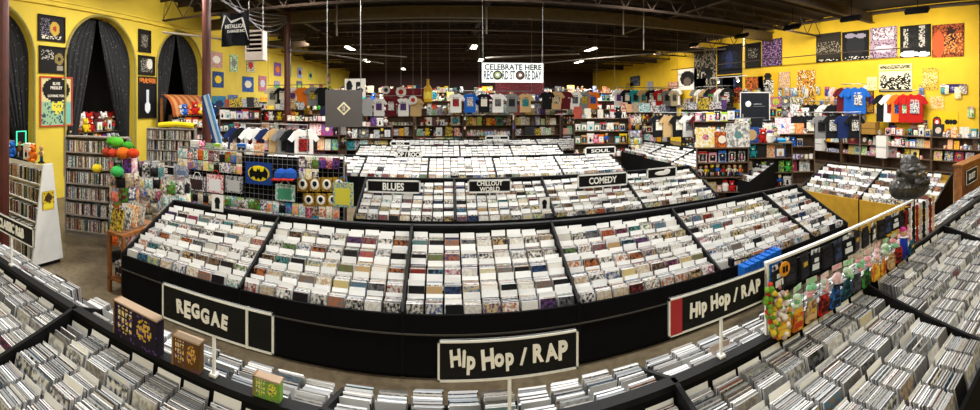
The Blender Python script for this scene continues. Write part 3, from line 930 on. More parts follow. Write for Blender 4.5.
# posters crowding the far stretch of the left wall
r = random.Random(41)
k = 0
for y in [13.2, 14.5, 15.8, 17.2, 18.7, 20.3, 22, 24, 26, 28]:
    for z in (1.9, 2.75, 3.5):
        if r.random() < .15: continue
        a, b_ = r.sample(NAMES, 2)
        hang('poster', (XL + .02, y + r.uniform(-.15, .15), z + r.uniform(-.08, .08)), PI / 2, r.uniform(.6, 1.05), r.uniform(.55, .75), COL[a], [(N, 0, 0, 1, 1, COL[b_], .4), ('e', .5, .5, .3, .25, COL[r.choice(NAMES)])],
             '%s and %s poster in the %s row past the far arch' % (a, b_, {1.9: 'lower', 2.75: 'middle', 3.5: 'upper'}[z]), seed=100 + k, group='posters past the far arch')
        k += 1
for y in [13.5, 15.6, 17.8, 20.4, 23.5, 26.5]:
    for z in (1.9, 2.8):
        a, b_ = r.sample(NAMES, 2)
        hang('poster', (XR - .02, y + r.uniform(-.3, .3), z), -PI / 2, r.uniform(.7, 1.2), r.uniform(.5, .75), COL[a], [(N, 0, 0, 1, 1, COL[b_], .45)],
             '%s and %s poster far along the long yellow wall, %s row' % (a, b_, 'lower' if z < 2 else 'upper'), seed=140 + k, group='posters far along the long yellow wall')
        k += 1

# ------------------------------------------------------------------ small goods, built once per kind and colour
def inks(v):
    r = random.Random(v * 7 + 3)
    return r.choice(NAMES), r.choice(NAMES)
SKIN = 'c89a78'
def b_boxed_toy(c, v):
    r = random.Random(v)
    root = root_empty('boxed_toy')
    w_, h_, d_ = r.uniform(.13, .2), r.uniform(.17, .27), r.uniform(.07, .12)
    f = MB().box((-w_ / 2, 0, 0), (w_ / 2, d_, h_), COL[c], COL[rc(r)])
    f.box((-w_ / 2, -.004, h_ * .82), (w_ / 2, 0, h_), COL[c])
    part(f, 'carton', PRINT, root)
    q = MB().box((-w_ * .36, -.003, h_ * .12), (w_ * .36, 0, h_ * .76), r.choice(['c8ccd0', '202024', 'e8e4dc']))
    part(q, 'window', PLAIN, root)
    g = MB().ball((0, -.006, h_ * .58), (w_ * .12, .012, h_ * .09), r.choice([SKIN, 'e8e0d0', COL[rc(r)]])).ball((0, -.006, h_ * .33), (w_ * .17, .012, h_ * .18), COL[rc(r)])
    part(g, 'figure', PLAIN, root)
    return root
def b_figurine(c, v):
    r = random.Random(v)
    root = root_empty('figurine')
    part(MB().lathe([(.05, 0), (.05, .015), (.04, .02)], 12, '202020'), 'base', PLAIN, root)
    g = MB()
    for s in (-1, 1):
        g.tube([(s * .022, 0, .02), (s * .018, 0, .1)], .014, 6, COL[rc(r)])
        g.tube([(s * .035, 0, .165), (s * .06, -.01, .13), (s * .055, -.03, .11)], .010, 6, COL[c])
    g.ball((0, 0, .135), (.036, .026, .05), COL[c]).ball((0, 0, .215), (.036, .034, .038), SKIN if v % 3 else COL[rc(r)])
    g.ball((0, .006, .23), (.037, .034, .03), r.choice(['1c1510', '6a4628', 'c8a850', COL[c]]))
    part(g, 'figure', PLAIN, root)
    return root
def b_plush(c, v):
    r = random.Random(v)
    g = MB()
    g.ball((0, 0, .08), (.07, .06, .08), COL[c]).ball((0, -.01, .19), (.06, .055, .055), COL[c]).ball((0, -.06, .18), (.022, .02, .016), 'e8e0d0')
    for s in (-1, 1):
        g.ball((s * .045, 0, .24), (.02, .012, .024), COL[c]).ball((s * .05, -.05, .025), (.026, .04, .024), COL[c]).ball((s * .075, -.02, .11), (.02, .025, .04), COL[c]).ball((s * .022, -.058, .205), .008, '101010')
    return root_mesh(g, 'plush_toy', FABRICP)
def b_mug(c, v):
    root = root_empty('mug')
    part(MB().lathe([(.036, 0), (.04, .005), (.04, .095), (.036, .095), (.034, .012)], 14, COL[c], 'e8e4dc'), 'cup', PRINT, root)
    part(MB().tube([(.038, 0, .08), (.062, 0, .075), (.068, 0, .05), (.06, 0, .025), (.038, 0, .02)], .006, 6, COL[c]), 'handle', PLAIN, root)
    return root
def b_book(c, v):
    r = random.Random(v)
    root = root_empty('book')
    w_, h_ = r.uniform(.13, .22), r.uniform(.2, .29)
    M = Matrix.Rotation(-.16, 4, 'X')
    part(MB().box((-w_ / 2, 0, 0), (w_ / 2, .004, h_), COL[c], COL[rc(r)], M=M).box((-w_ / 2, .022, 0), (w_ / 2, .026, h_), COL[c], M=M).box((-w_ / 2, 0, 0), (-w_ / 2 + .003, .026, h_), COL[c], M=M), 'cover', PRINT, root)
    part(MB().box((-w_ / 2 + .003, .004, .004), (w_ / 2 - .004, .022, h_ - .004), 'e6e0d0', M=M), 'pages', PLAIN, root)
    return root
def b_record(c, v):
    r = random.Random(v)
    root = root_empty('record_sleeve')
    M = Matrix.Rotation(-.14, 4, 'X')
    part(MB().box((-.157, 0, 0), (.157, .005, .315), COL[c], COL[rc(r)], M=M), 'sleeve', PRINT, root)
    part(MB().lathe([(.05 + .03 * (v % 3), 0), (.05 + .03 * (v % 3), .002)], 18, COL[rc(r)], COL[rc(r)], M=M @ Matrix.Translation((0, -.001, .16)) @ Matrix.Rotation(PI / 2, 4, 'X')), 'cover_picture', PRINT, root)
    return root
def b_jar(c, v):
    root = root_empty('novelty_jar')
    part(MB().lathe([(.04, 0), (.052, .01), (.055, .1), (.035, .13), (.035, .14)], 14, COL[c], 'e8e4dc'), 'jar_body', PRINT, root)
    part(MB().lathe([(.038, .14), (.04, .145), (.04, .165), (.03, .172)], 14, COL[rc(random.Random(v))]), 'lid', PLAIN, root)
    return root
SHIRT = [(-.08, .68), (-.2, .63), (-.33, .47), (-.25, .41), (-.19, .47), (-.2, 0), (.2, 0), (.19, .47), (.25, .41), (.33, .47), (.2, .63), (.08, .68), (.04, .65), (-.04, .65)]
def b_shirt(c, v):
    """T-shirt facing -y hung from z = .76"""
    r = random.Random(v)
    root = root_empty('tshirt')
    n = len(SHIRT)
    g = MB(); vs = []
    for y in (-.025, .025):
        vs += [(x, y + .012 * math.sin(x * 40 + z * 6), z) for x, z in SHIRT]
    cx = (0, 0)
    # fan each face from three centre points for a soft fold
    g.add(vs, [list(range(n)), list(range(2 * n - 1, n - 1, -1))] + [[i, i + n, (i + 1) % n + n, (i + 1) % n] for i in range(n)], COL[c])
    part(g, 'shirt_cloth', FABRICP, root)
    if v % 4:
        k = COL['white'] if c in ('black', 'navy', 'maroon', 'purple', 'brown', 'red', 'blue', 'green') else COL['black']
        part(MB().box((-.11, -.042, .22), (.11, -.038, .48), k, COL[rc(r)]).box((-.1, -.04, .5), (.1, -.037, .54), k, COL[c]), 'chest_print', PRINT, root)
    part(MB().tube([(-.17, 0, .64), (0, 0, .69), (.17, 0, .64)], .006, 5).tube([(0, 0, .69), (0, 0, .74), (.015, 0, .76), (0, 0, .775)], .003, 4), 'hanger', STEEL, root)
    return root
def b_pack(c, v):
    """bag with a card header, hung from z = .0 downwards"""
    r = random.Random(v)
    root = root_empty('hanging_packet')
    part(MB().box((-.055, -.002, -.05), (.055, .002, 0), COL[c], r.choice(['e8e4dc', COL[rc(r)]])), 'header_card', PRINT, root)
    g = MB(); nx_, nz_ = 7, 6; vs = []; fs = []
    for sgn in (-1, 1):
        for j in range(nz_ + 1):
            for i in range(nx_ + 1):
                u = i / nx_; t_ = j / nz_
                vs.append((-.055 + .11 * u, sgn * (.002 + .018 * math.sin(PI * u) * math.sin(PI * t_) + .003 * math.sin(i * 5 + j * 3 + v)), -.05 - .13 * t_))
    k = (nx_ + 1)
    for q in (0, 1):
        o_ = q * k * (nz_ + 1)
        fs += [[o_ + j * k + i, o_ + j * k + i + 1, o_ + (j + 1) * k + i + 1, o_ + (j + 1) * k + i] for j in range(nz_) for i in range(nx_)]
    g.add(vs, fs, COL[rc(r)], COL[c]); g.smooth = True
    part(g, 'pouch', PRINT, root)
    return root
BUILD = {'boxed_toy': (b_boxed_toy, 'boxed toy', 'toy', .2), 'figurine': (b_figurine, 'figurine', 'figurine', .12), 'plush_toy': (b_plush, 'plush toy', 'toy', .15), 'mug': (b_mug, 'printed mug', 'mug', .12),
         'book': (b_book, 'book', 'book', .2), 'record_sleeve': (b_record, 'record sleeve', 'record', .33), 'novelty_jar': (b_jar, 'novelty jar', 'jar', .13), 'tshirt': (b_shirt, 't-shirt', 'shirt', .3), 'hanging_packet': (b_pack, 'hanging packet', 'packet', .12)}
def put(kind, M, where, r, colour=None, s=1.0, grp=None, verb='on'):
    b_, word, cat, _w = BUILD[kind]
    c = colour or rc(r); v = r.randint(0, 2)
    loc = M.translation; rz = M.to_euler().z
    art_ = word
    # shade the proto choice by position so copies of one colour still differ
    return place((kind, c, v), lambda: b_(c, v + 5 * NAMES.index(c)), tuple(loc), rz, '%s %s %s %s' % (c, word, verb, where), cat, grp or '%s %ss, %s' % (c, word, where), s=s)

def shelf_unit(x, y, rz, w_, h_, d_, n, where, label, kinds, r, name='display_shelf', bodym=None, back=True, dens=.93, z0=.12, top=True, wfac=1.0, first=0, peg=False):
    """w x h x d, front facing local -y, n shelves with goods standing on them."""
    t = thing(name, label, 'shelf', (x, y, 0), rz)
    bodym = bodym or mat('shelf_brown', '5c4634', .6, var=.3)
    for sx in (-1, 1):
        part(MB().box((sx * w_ / 2 - (.02 if sx > 0 else 0), 0, 0), (sx * w_ / 2 + (.0 if sx > 0 else .02), d_, h_)), 'side_panel', bodym, t)
    if back: part(MB().box((-w_ / 2 + .02, d_ - .02, 0), (w_ / 2 - .02, d_, h_)), 'back_panel', bodym, t)
    part(MB().box((-w_ / 2 + .02, .02, 0), (w_ / 2 - .02, d_ - .02, z0 - .02)), 'plinth', bodym, t)
    zs = [z0 + (h_ - z0) * i / n for i in range(n + 1)]
    for z in zs:
        part(MB().box((-w_ / 2 + .02, 0, z - .02), (w_ / 2 - .02, d_ - .02, z)), 'shelf_board', bodym, t)
    NEW.clear()
    M0 = TX(x, y, rz)
    ordn = ['bottom', 'second', 'third', 'fourth', 'fifth', 'sixth', 'top']
    for i, z in enumerate(zs):
        if i == n and not top: continue
        if i < first: continue
        gap = (h_ - z0) / n
        wh = 'the %s shelf of %s' % (ordn[min(i, 6)] if i < n else 'top', where)
        kset = r.choice(kinds) if r.random() < .5 else None
        xx = -w_ / 2 + .03
        while xx < w_ / 2 - .1:
            kd = kset or r.choice(kinds)
            if kd == 'dvd':
                for q in range(r.randint(6, 14)):
                    if xx > w_ / 2 - .05: break
                    file_item('dvd_case', M0 @ Matrix.Translation((xx, .03, z)) @ Matrix.Rotation(0, 4, 'Z'), (.0145, .13, .19 if gap > .2 else gap * .85), r, where, boost=8)
                    xx += .016
                xx += .02; continue
            wk = BUILD[kd][3] * wfac
            if xx + wk > w_ / 2 - .01:
                xx += wk; continue
            if kd == 'record_sleeve' and i < n and gap < .33: kd = 'book'; wk = BUILD[kd][3]
            if r.random() < dens:
                hk = {'boxed_toy': .24, 'figurine': .25, 'plush_toy': .265, 'mug': .1, 'book': .26, 'record_sleeve': .315, 'novelty_jar': .172}[kd]
                sc = min(max((gap - .04) / hk, .6), 1.35) * r.uniform(.85, 1) if i < n else r.uniform(1.0, 1.6)
                put(kd, M0 @ Matrix.Translation((xx + wk / 2, .05 + r.uniform(0, .04), z)), wh, r, s=sc)
            xx += wk * r.uniform(.95, 1.08)
    return t

# ------------------------------------------------------------------ left side
brn = mat('shelf_brown', '5c4634', .6, var=.3)
pale = mat('pale_shelf', '8a8076', .6, var=.15)
q_ = random.Random(51)
def bookcase(x, y, rz, w_, h_, n, where, label, d_=.2, bodym=None):
    return shelf_unit(x, y, rz, w_, h_, d_, n, where, label, ['dvd'], q_, name='dvd_bookcase', bodym=bodym or pale, top=False, z0=.1)
bookcase(-5.25, 4.75, .45, 1.15, 1.72, 6, 'the grey bookcase by the middle arch', 'grey bookcase packed with dvd cases beside the middle arch')
bookcase(-5.55, 7.2, .35, 1.1, 1.72, 7, 'the bookcase by the far arch', 'grey bookcase packed with dvd cases before the far arch')
# white a-frame dvd rack, its tapered end panel towards the aisle
t = thing('dvd_rack', 'white sided sloping dvd rack with tapered end panel', 'dvd rack', (-4.8, 3.45, 0))
MX = Matrix.Rotation(PI / 2, 4, 'Z')
for x in (0, -1.7):
    part(MB().prism([(-.27, .06), (-.08, 1.44), (.08, 1.44), (.27, .06)], -x, -x + .03, M=MX), 'end_panel', WHITE, t)
part(MB().box((-1.7, -.24, 0), (-.03, .24, .06)), 'plinth', BLACK, t)
part(MB().prism([(-.03, .06), (-.015, 1.4), (.015, 1.4), (.03, .06)], .035, 1.66, M=MX), 'spine_board', WHITE, t)
for k in range(5):
    z = .1 + k * .26
    part(MB().box((-1.69, -.25 + k * .035, z), (-.03, .0, z + .015)), 'shelf_board', WHITE, t)
part(art(.2, .26, 'd8b820', [('e', .5, .65, .3, .25, '3a2a1c'), ('r', .1, .05, .9, .3, 'e8d840'), (N, 0, .3, 1, .9, '5a4020', .25)], nx=10, ny=12, seed=3), 'yellow_flyer', PLAIN, t)
fl = [o for o in bpy.data.objects if o.name.startswith('yellow_flyer')][0]
fl.matrix_local = Matrix.Translation((.012, -.0, .8)) @ Matrix.Rotation(PI / 2, 4, 'Z') @ Matrix.Rotation(-.0, 4, 'X')
NEW.clear()
for k in range(5):
    xx = -1.66
    while xx < -.06:
        file_item('dvd_case', Matrix.Translation((-4.8 + xx, 3.45 - .23 + k * .035, .115 + k * .26)), (.0145, .12, .19), q_, 'the white sided dvd rack', boost=8)
        xx += q_.choice([.016, .016, .017, .05])
for k, (kd, c) in enumerate([('figurine', 'tan'), ('plush_toy', 'orange'), ('boxed_toy', 'white'), ('figurine', 'brown'), ('plush_toy', 'blue'), ('boxed_toy', 'yellow'), ('boxed_toy', 'orange')]):
    put(kd, TX(-4.92 - .2 * k, 3.42) @ Matrix.Translation((0, 0, 1.44)), 'top of the white sided dvd rack', q_, c)
# green lit frame inside the first arch
t = thing('neon_sign', 'small green outlined square sign inside the nearest arch', 'sign', onX(21, 138, XL + .0), PI / 2)
f = MB()
for a, b_ in (((-.13, -.16), (-.11, .16)), ((.11, -.16), (.13, .16)), ((-.13, .14), (.13, .16)), ((-.13, -.16), (.13, -.14))):
    f.box((a[0], -.02, a[1]), (b_[0], .0, b_[1]))
part(f, 'tube_frame', mat('green_neon', '3fd8a0', .4, emit=1.2), t)
part(MB().box((-.12, .0, -.15), (.12, .02, .15)), 'backing', BLACK, t)
NEW.clear()

# wire spinner with hanging packets and plush fruit on top
def spinner(x, y, h_, label, where, tiers, r):
    t = thing('wire_spinner', label, 'display rack', (x, y, 0))
    part(MB().lathe([(.02, 0), (.02, h_)], 8), 'pole', STEEL, t)
    part(MB().lathe([(.25, 0), (.25, .03), (.05, .05)], 16), 'foot_disc', BLACK, t)
    for i in range(tiers):
        z = h_ - .12 - i * (h_ - .35) / tiers
        pts = [(.2 * math.cos(a * PI / 8), .2 * math.sin(a * PI / 8), z) for a in range(17)]
        part(MB().tube(pts, .005, 4).tube([(-.2, 0, z), (.2, 0, z)], .004, 4).tube([(0, -.2, z), (0, .2, z)], .004, 4), 'wire_tier', STEEL, t)
    NEW.clear()
    for i in range(tiers):
        z = h_ - .125 - i * (h_ - .35) / tiers
        for k in range(10):
            a = 2 * PI * k / 10 + i * .2
            put('hanging_packet', Matrix.Translation((x + .21 * math.cos(a), y + .21 * math.sin(a), z)) @ Matrix.Rotation(a + PI / 2, 4, 'Z'), 'from tier %s of the %s' % (['one', 'two', 'three', 'four', 'five', 'six', 'seven'][i], where), r, s=1.15, verb='hanging')
spinner(-4.33, 4.5, 1.62, 'wire spinner beside the grey bookcase with plush fruit on top', 'spinner beside the grey bookcase', 6, q_)
spinner(-4.4, 5.2, 1.45, 'second wire spinner behind the first, hung with packets', 'second spinner', 6, q_)
spinner(-3.75, 5.0, 1.3, 'third wire spinner, hung with packets beside the wooden stand', 'third spinner', 5, q_)
for i, (dx, dy, dz, c, rr) in enumerate([(-.16, 0, .1, '4aa02a', .09), (.0, -.05, .1, '55b030', .1), (.17, 0, .06, '3f9a2c', .08), (-.2, -.05, -.06, 'a03a20', .09), (-.02, -.1, -.05, 'c8402a', .08), (.16, -.08, -.04, 'd86a1c', .11), (.32, -.05, -.03, 'c8401c', .09), (-.38, -.1, -.32, 'dcc02a', .085), (.1, -.15, -.3, '3fae5a', .1)]):
    cn = ['green', 'lime green', 'dark green', 'maroon', 'red', 'orange', 'red orange', 'yellow', 'mint green'][i]
    q = MB().ball((0, 0, 0), (rr, rr, rr * .8), c)
    t = thing('plush_fruit', '%s plush fruit on the wire spinner by the grey bookcase' % cn, 'toy', (-4.33 + dx, 4.4 + dy, 1.62 + dz))
    part(q, 'fruit', FABRICP, t)
    part(MB().tube([(0, 0, rr * .7), (.01, 0, rr * .8 + .03)], .008, 5, '2a5a1c').ball((.03, 0, rr * .8 + .01), (.035, .015, .008), '2f7a22'), 'leaf', PLAIN, t)
    NEW.clear()

# goods standing in the arch niches and a scalloped orange stand in the far arch
shelf_unit(XL - .25, 7.5, PI / 2, 2.2, 1.5, .5, 3, 'the display in the middle arch', 'dark display shelf inside the middle arch crowded with toys', ['boxed_toy', 'plush_toy', 'figurine'], q_, wfac=1.1, z0=.5)
for k in range(7):
    put('plush_toy', TX(XL - .55, 6.7 + k * .27, PI / 2) @ Matrix.Translation((0, 0, 1.5)), 'a shelf in the middle arch upper row', q_, ['white', 'orange', 'white', 'red', 'maroon', 'white', 'red'][k], s=2.0)
t = thing('orange_stand', 'orange scalloped stall canopy standing in the far arch', 'stall', (XL + .35, 10.4, 0), PI / 2)
cv = MB()
for i in range(12):
    y0 = -.95 + i * .158; c_ = ['9a4f22', 'c08450'][i % 2]
    for q in range(7):
        a0 = PI / 2 * q / 7; a1 = PI / 2 * (q + 1) / 7
        P4 = [(-.45 * math.cos(a0), 1.95 + .55 * math.sin(a0)), (-.45 * math.cos(a1), 1.95 + .55 * math.sin(a1))]
        cv.add([(y0, P4[0][0], P4[0][1]), (y0 + .158, P4[0][0], P4[0][1]), (y0 + .158, P4[1][0], P4[1][1]), (y0, P4[1][0], P4[1][1])], [[0, 1, 2, 3]], c_)
    cv.prism([(y0 + .079 + .079 * math.cos(PI + PI * k / 6), 1.95 - .1 * math.sin(PI * k / 6)) for k in range(7)], -.46, -.44, c_)
part(cv, 'canopy', PLAIN, t)
part(MB().box((-.95, -.4, .9), (.95, .0, 1.0)).box((-.95, -.38, 0), (.95, -.02, .9)), 'counter', brn, t)
for s in (-1, 1): part(MB().box((s * .92 - .03, -.06, 1), (s * .92 + .03, .0, 2.4)), 'upright', WOOD, t)
NEW.clear()
for k in range(9):
    put('figurine', TX(XL + .6, 9.6 + k * .2, PI / 2) @ Matrix.Translation((0, 0, 1.0)), 'the counter of the orange stall', q_, ['orange', 'tan', 'brown'][k % 3], s=1.7)
t = thing('plush_banana', 'long yellow plush lying on the bookcase by the far arch', 'toy', (-5.5, 7.35, 1.72), .35)
part(MB().tube([(-.4, 0, .06), (-.2, 0, .08), (0, 0, .09), (.2, 0, .08), (.4, 0, .06)], .06, 8, 'd8c020'), 'banana', FABRICP, t)
part(MB().tube([(.4, 0, .06), (.47, 0, .09)], .025, 6, '6a5a1c'), 'tip', FABRICP, t)
NEW.clear()

# wire grid wall with hanging goods behind the central rack
def grid_wall(x0, x1, Y, z0, z1, label, where, legs=True, rail=False):
    w_ = x1 - x0
    t = thing('wire_grid', label, 'display grid', (x0, Y, 0))
    g = MB()
    n = int(w_ / .08)
    for i in range(n + 1): g.tube([(i * w_ / n, 0, z0), (i * w_ / n, 0, z1)], .0025, 4)
    n = int((z1 - z0) / .08)
    for i in range(n + 1): g.tube([(0, 0, z0 + i * (z1 - z0) / n), (w_, 0, z0 + i * (z1 - z0) / n)], .0025, 4)
    part(g, 'wire_mesh', STEEL if not rail else BLACK, t)
    part(MB().box((0, -.01, z1), (w_, .01, z1 + .02)), 'top_rail', STEEL, t)
    for x in (0, w_):
        part(MB().box((x - .01, -.012, 0 if legs else 1.0), (x + .01, .012, z1)), 'upright', STEEL, t)
        if legs: part(MB().box((x - .015, -.25, 0), (x + .015, .25, .03)), 'foot', STEEL, t)
    NEW.clear()
grid_wall(-4.45, -1.5, 6.05, .35, 1.5, 'wire grid wall of hanging goods behind the central rack', 'grid wall')
part(MB().box((0, 0, 0), (2.9, .02, 1.45)), 'backdrop', CLOTHB, None)
bd = [o for o in bpy.data.objects if o.name == 'backdrop'][0]; bd.location = (-4.42, 6.09, 0); bd.name = 'black_backdrop'
tag(bd, 'black cloth panel standing behind the wire grid wall', 'cloth panel'); NEW.clear()
Yg = 6.0
r = random.Random(61)
WG = 'the grid wall behind the central rack'
taken = []
def hung(px0, py0, px1, py1, Y=6.0):
    a = onY(px0, py0, Y); b_ = onY(px1, py1, Y)
    z1 = onY((px0 + px1) / 2, py0, Y).z; z0 = onY((px0 + px1) / 2, py1, Y).z
    return (a.x + b_.x) / 2, z0, b_.x - a.x, z1 - z0
x, z0, w_, h_ = hung(247, 162, 273, 184)
t = thing('hanging_patch', 'blue cloth flag with black winged emblem on yellow oval', 'flag', (x, Yg - .04, z0))
part(MB().box((-w_ / 2, -.006, 0), (w_ / 2, .006, h_), '1c3a7a'), 'cloth', FABRICP, t)
part(MB().ball((0, -.006, h_ * .5), (w_ * .42, .006, h_ * .36), 'e0c818', n=20), 'oval', FABRICP, t)
bat = [(0, -.16), (.1, -.28), (.18, -.12), (.36, -.2), (.4, .06), (.26, .26), (.2, .1), (.08, .08), (.05, .22), (0, .14), (-.05, .22), (-.08, .08), (-.2, .1), (-.26, .26), (-.4, .06), (-.36, -.2), (-.18, -.12), (-.1, -.28)]
part(MB().prism([(a * w_ * .9, h_ * .5 + b_ * h_ * 1.1) for a, b_ in bat], -.016, -.012, '0a0a0a'), 'emblem', FABRICP, t)
NEW.clear()
for i, (px0, py0, px1, py1, c, k) in enumerate([(191, 172, 207, 190, 'e4e4e4', '3a2a2a'), (209, 170, 225, 192, 'c8403a', 'e8e8e8'), (227, 172, 244, 192, '2a2a2c', 'b8b8b8'), (176, 160, 190, 186, 'b8b8c0', '6a7a9a'), (277, 180, 296, 200, 'd8d8dc', '4a9a7a'), (334, 176, 354, 206, '2a7ab0', 'c8c040'), (160, 172, 175, 196, 'd8d4cc', '5a5a5a')]):
    x, z0, w_, h_ = hung(px0, py0, px1, py1)
    t = thing('hanging_bag', '%s bag hanging from the grid wall behind the central rack' % ['white framed', 'red and white', 'black and silver', 'lilac grey', 'pale green printed', 'blue and yellow', 'cream'][i], 'bag', (x, Yg - .05, z0))
    part(MB().box((-w_ / 2, -.02, 0), (w_ / 2, .02, h_ * .8), c, k), 'bag_body', PRINT, t)
    part(MB().box((-w_ * .36, -.024, h_ * .08), (w_ * .36, -.02, h_ * .62), k), 'front_panel', PLAIN, t)
    part(MB().tube([(-w_ * .25, 0, h_ * .8), (-w_ * .1, 0, h_), (w_ * .1, 0, h_), (w_ * .25, 0, h_ * .8)], .006, 5, c), 'strap', PLAIN, t)
    NEW.clear()
# row of black and white round badges on brown cards
for j, (py0, py1) in enumerate(((177, 191), (193, 206))):
    for i in range(4 if j == 0 else 3):
        px0 = 298 + i * 12 + j * 6
        x, z0, w_, h_ = hung(px0, py0, px0 + 11, py1)
        t = thing('badge_card', 'brown card with a black and white bird badge, %s row' % ('upper', 'lower')[j], 'badge card', (x, Yg - .03, z0), 0, 'badge cards on the grid wall, %s row' % ('upper', 'lower')[j])
        part(MB().box((-w_ / 2, -.004, 0), (w_ / 2, .004, h_), '6a4a1c', 'b08a2a'), 'card', PRINT, t)
        part(MB().ball((0, -.006, h_ * .5), (w_ * .4, .012, h_ * .38), 'ece8e0'), 'white_disc', PLAIN, t)
        part(MB().ball((0, -.016, h_ * .55), (w_ * .2, .008, h_ * .2), '101010').prism([(-w_ * .2, h_ * .7), (0, h_ * .5), (w_ * .2, h_ * .7), (0, h_ * .3)], -.022, -.018, '101010'), 'black_bird', PLAIN, t)
        NEW.clear()
def b_cap():
    root = root_empty('cap')
    part(MB().lathe([(.1, 0), (.1, .03), (.09, .08), (.06, .115), (.02, .13)], 16, '1c4a9a'), 'crown', FABRICP, root)
    part(MB().prism([(-.09, 0), (-.07, .01), (.07, .01), (.09, 0), (.07, -.008), (-.07, -.008)], -.17, -.05, 'a8281c'), 'peak', FABRICP, root)
    return root
for i, (px, c) in enumerate(((283, 'blue'), (292, 'red'))):
    x, z0, w_, h_ = hung(px - 6, 163, px + 8, 178)
    t = b_cap(); NEW.clear(); t.location = (x, 5.88 - .0 * i, z0 + .02)
    tag(t, 'blue cap with red peak, %s one on the grid wall' % ('first', 'second')[i], 'cap'); t.scale = (1.1, 1.1, 1.1)
for z in (1.49, 1.31, 1.13, .95, .77, .6):
    xx = -4.38
    while xx < -1.55:
        pz = proj((xx, 5.95, z - .1))
        inside = (188 < pz[0] < 247 and 174 < pz[1] < 196) or (243 < pz[0] < 300 and 156 < pz[1] < 203) or (296 < pz[0] < 356 and 176 < pz[1] < 208)
        if not inside:
            put('hanging_packet', Matrix.Translation((xx, 5.94 if inside else 5.97, z)), 'from %s' % WG, r, s=.92, verb='hanging')
        xx += .107
for k in range(9):
    c = ['white', 'pink', 'silver', 'lime', 'white', 'tan', 'blue', 'white', 'orange'][k]
    put(['boxed_toy', 'plush_toy', 'book'][k % 3], TX(-4.3 + k * .16, 6.3) @ Matrix.Translation((0, 0, 1.35)), 'the ledge behind the grid wall', r, c)
t = thing('ledge_table', 'dark ledge table behind the wire grid wall', 'table', (-4.45, 6.2, 0))
part(MB().box((0, 0, 1.32), (2.9, .35, 1.35)), 'tabletop', brn, t)
for x in (.02, 2.84):
    for y in (.01, .3): part(MB().box((x, y, 0), (x + .04, y + .04, 1.32)), 'leg', brn, t)
NEW.clear()

# orange table with white divided stock behind the grid wall
rack_section(TX(-3.9, 8.0, .12), 1.5, 'low orange cd table behind the grid wall', 'orange sided cd table with white cards behind the grid wall', detail=.3, bdepth=0, rows=4, depth=.8, zf=.75, zr=.95, ridge=1.05, skirt=False, body=WOOD, r=random.Random(9))
# garment rails
def garment_rail(x0, x1, Y, ztop, label, where, cols, rz=0, hung_from=None, s=1.0, turn=0.0, first_label=None):
    L = x1 - x0
    t = thing('garment_rail', label, 'clothes rail', (x0, Y, 0), rz)
    part(MB().tube([(0, 0, ztop), (L, 0, ztop)], .014, 8), 'rail', STEEL, t)
    for x in (.02, L - .02):
        if hung_from: part(MB().tube([(x, 0, ztop), (x, 0, hung_from)], .006, 4), 'hanger_rod', STEEL, t)
        else:
            part(MB().tube([(x, 0, .02), (x, 0, ztop)], .014, 8), 'upright', STEEL, t)
            part(MB().box((x - .02, -.25, 0), (x + .02, .25, .03)), 'foot', STEEL, t)
    NEW.clear()
    M0 = TX(x0, Y, rz)
    n = len(cols)
    rr = random.Random(n + int(Y * 10))
    for i, c in enumerate(cols):
        put('tshirt', M0 @ Matrix.Translation(((i + .5) * L / n, 0, ztop - .765 * s)) @ Matrix.Rotation(turn, 4, 'Z'), where, rr, c, s=s, verb='hanging')
garment_rail(-5.2, -3.2, 9.4, 1.75, 'steel clothes rail behind the orange cd table', 'from the rail behind the orange cd table', ['navy', 'black', 'white', 'white', 'navy', 'tan', 'grey', 'black', 'white'], turn=.5, s=1.15)
garment_rail(.1, 3.1, 14.9, 2.66, 'rail of shirts hung from the ceiling over the far racks', 'from the ceiling rail', ['white', 'blue', 'black', 'white', 'grey', 'tan'], hung_from=ZC)
garment_rail(-3.2, -.9, 15.6, 2.5, 'rail of shirts left of the yellow bottle, ceiling hung', 'from the rail by the yellow bottle', ['silver', 'white', 'maroon', 'white', 'tan'], hung_from=ZC)

# ------------------------------------------------------------------ middle and back of the shop
r = random.Random(77)
ALLK = ['boxed_toy', 'figurine', 'plush_toy', 'mug', 'book', 'record_sleeve', 'novelty_jar', 'boxed_toy', 'book']
units = []
posn = ['first', 'second', 'third', 'fourth', 'fifth', 'sixth', 'seventh', 'eighth']
for i in range(7):
    units.append((-6.1 + i * 1.95, 16.4, 0, 1.85, 1.75, 4, 'front line of far shelves'))
for i in range(8):
    units.append((-6.6 + i * 2.05, 19.2, 0, 1.95, 2.3, 5, 'middle line of far shelves'))
for i in range(8):
    units.append((-6.6 + i * 2.3, 23.0, 0, 2.2, 2.75, 5, 'back line of far shelves'))
cnt = {}
for x, y, rz, w_, h_, n, d in units:
    k = cnt.get(d, 0); cnt[d] = k + 1
    shelf_unit(x, y, rz, w_, h_, .35, n, '%s, %s unit' % (d, posn[k]), 'brown shelf of mixed goods, %s of the %s' % (posn[k], d), ALLK, r, first=1 if y < 18 else 2, wfac=1.0 if y < 18 else 1.15, dens=.95)
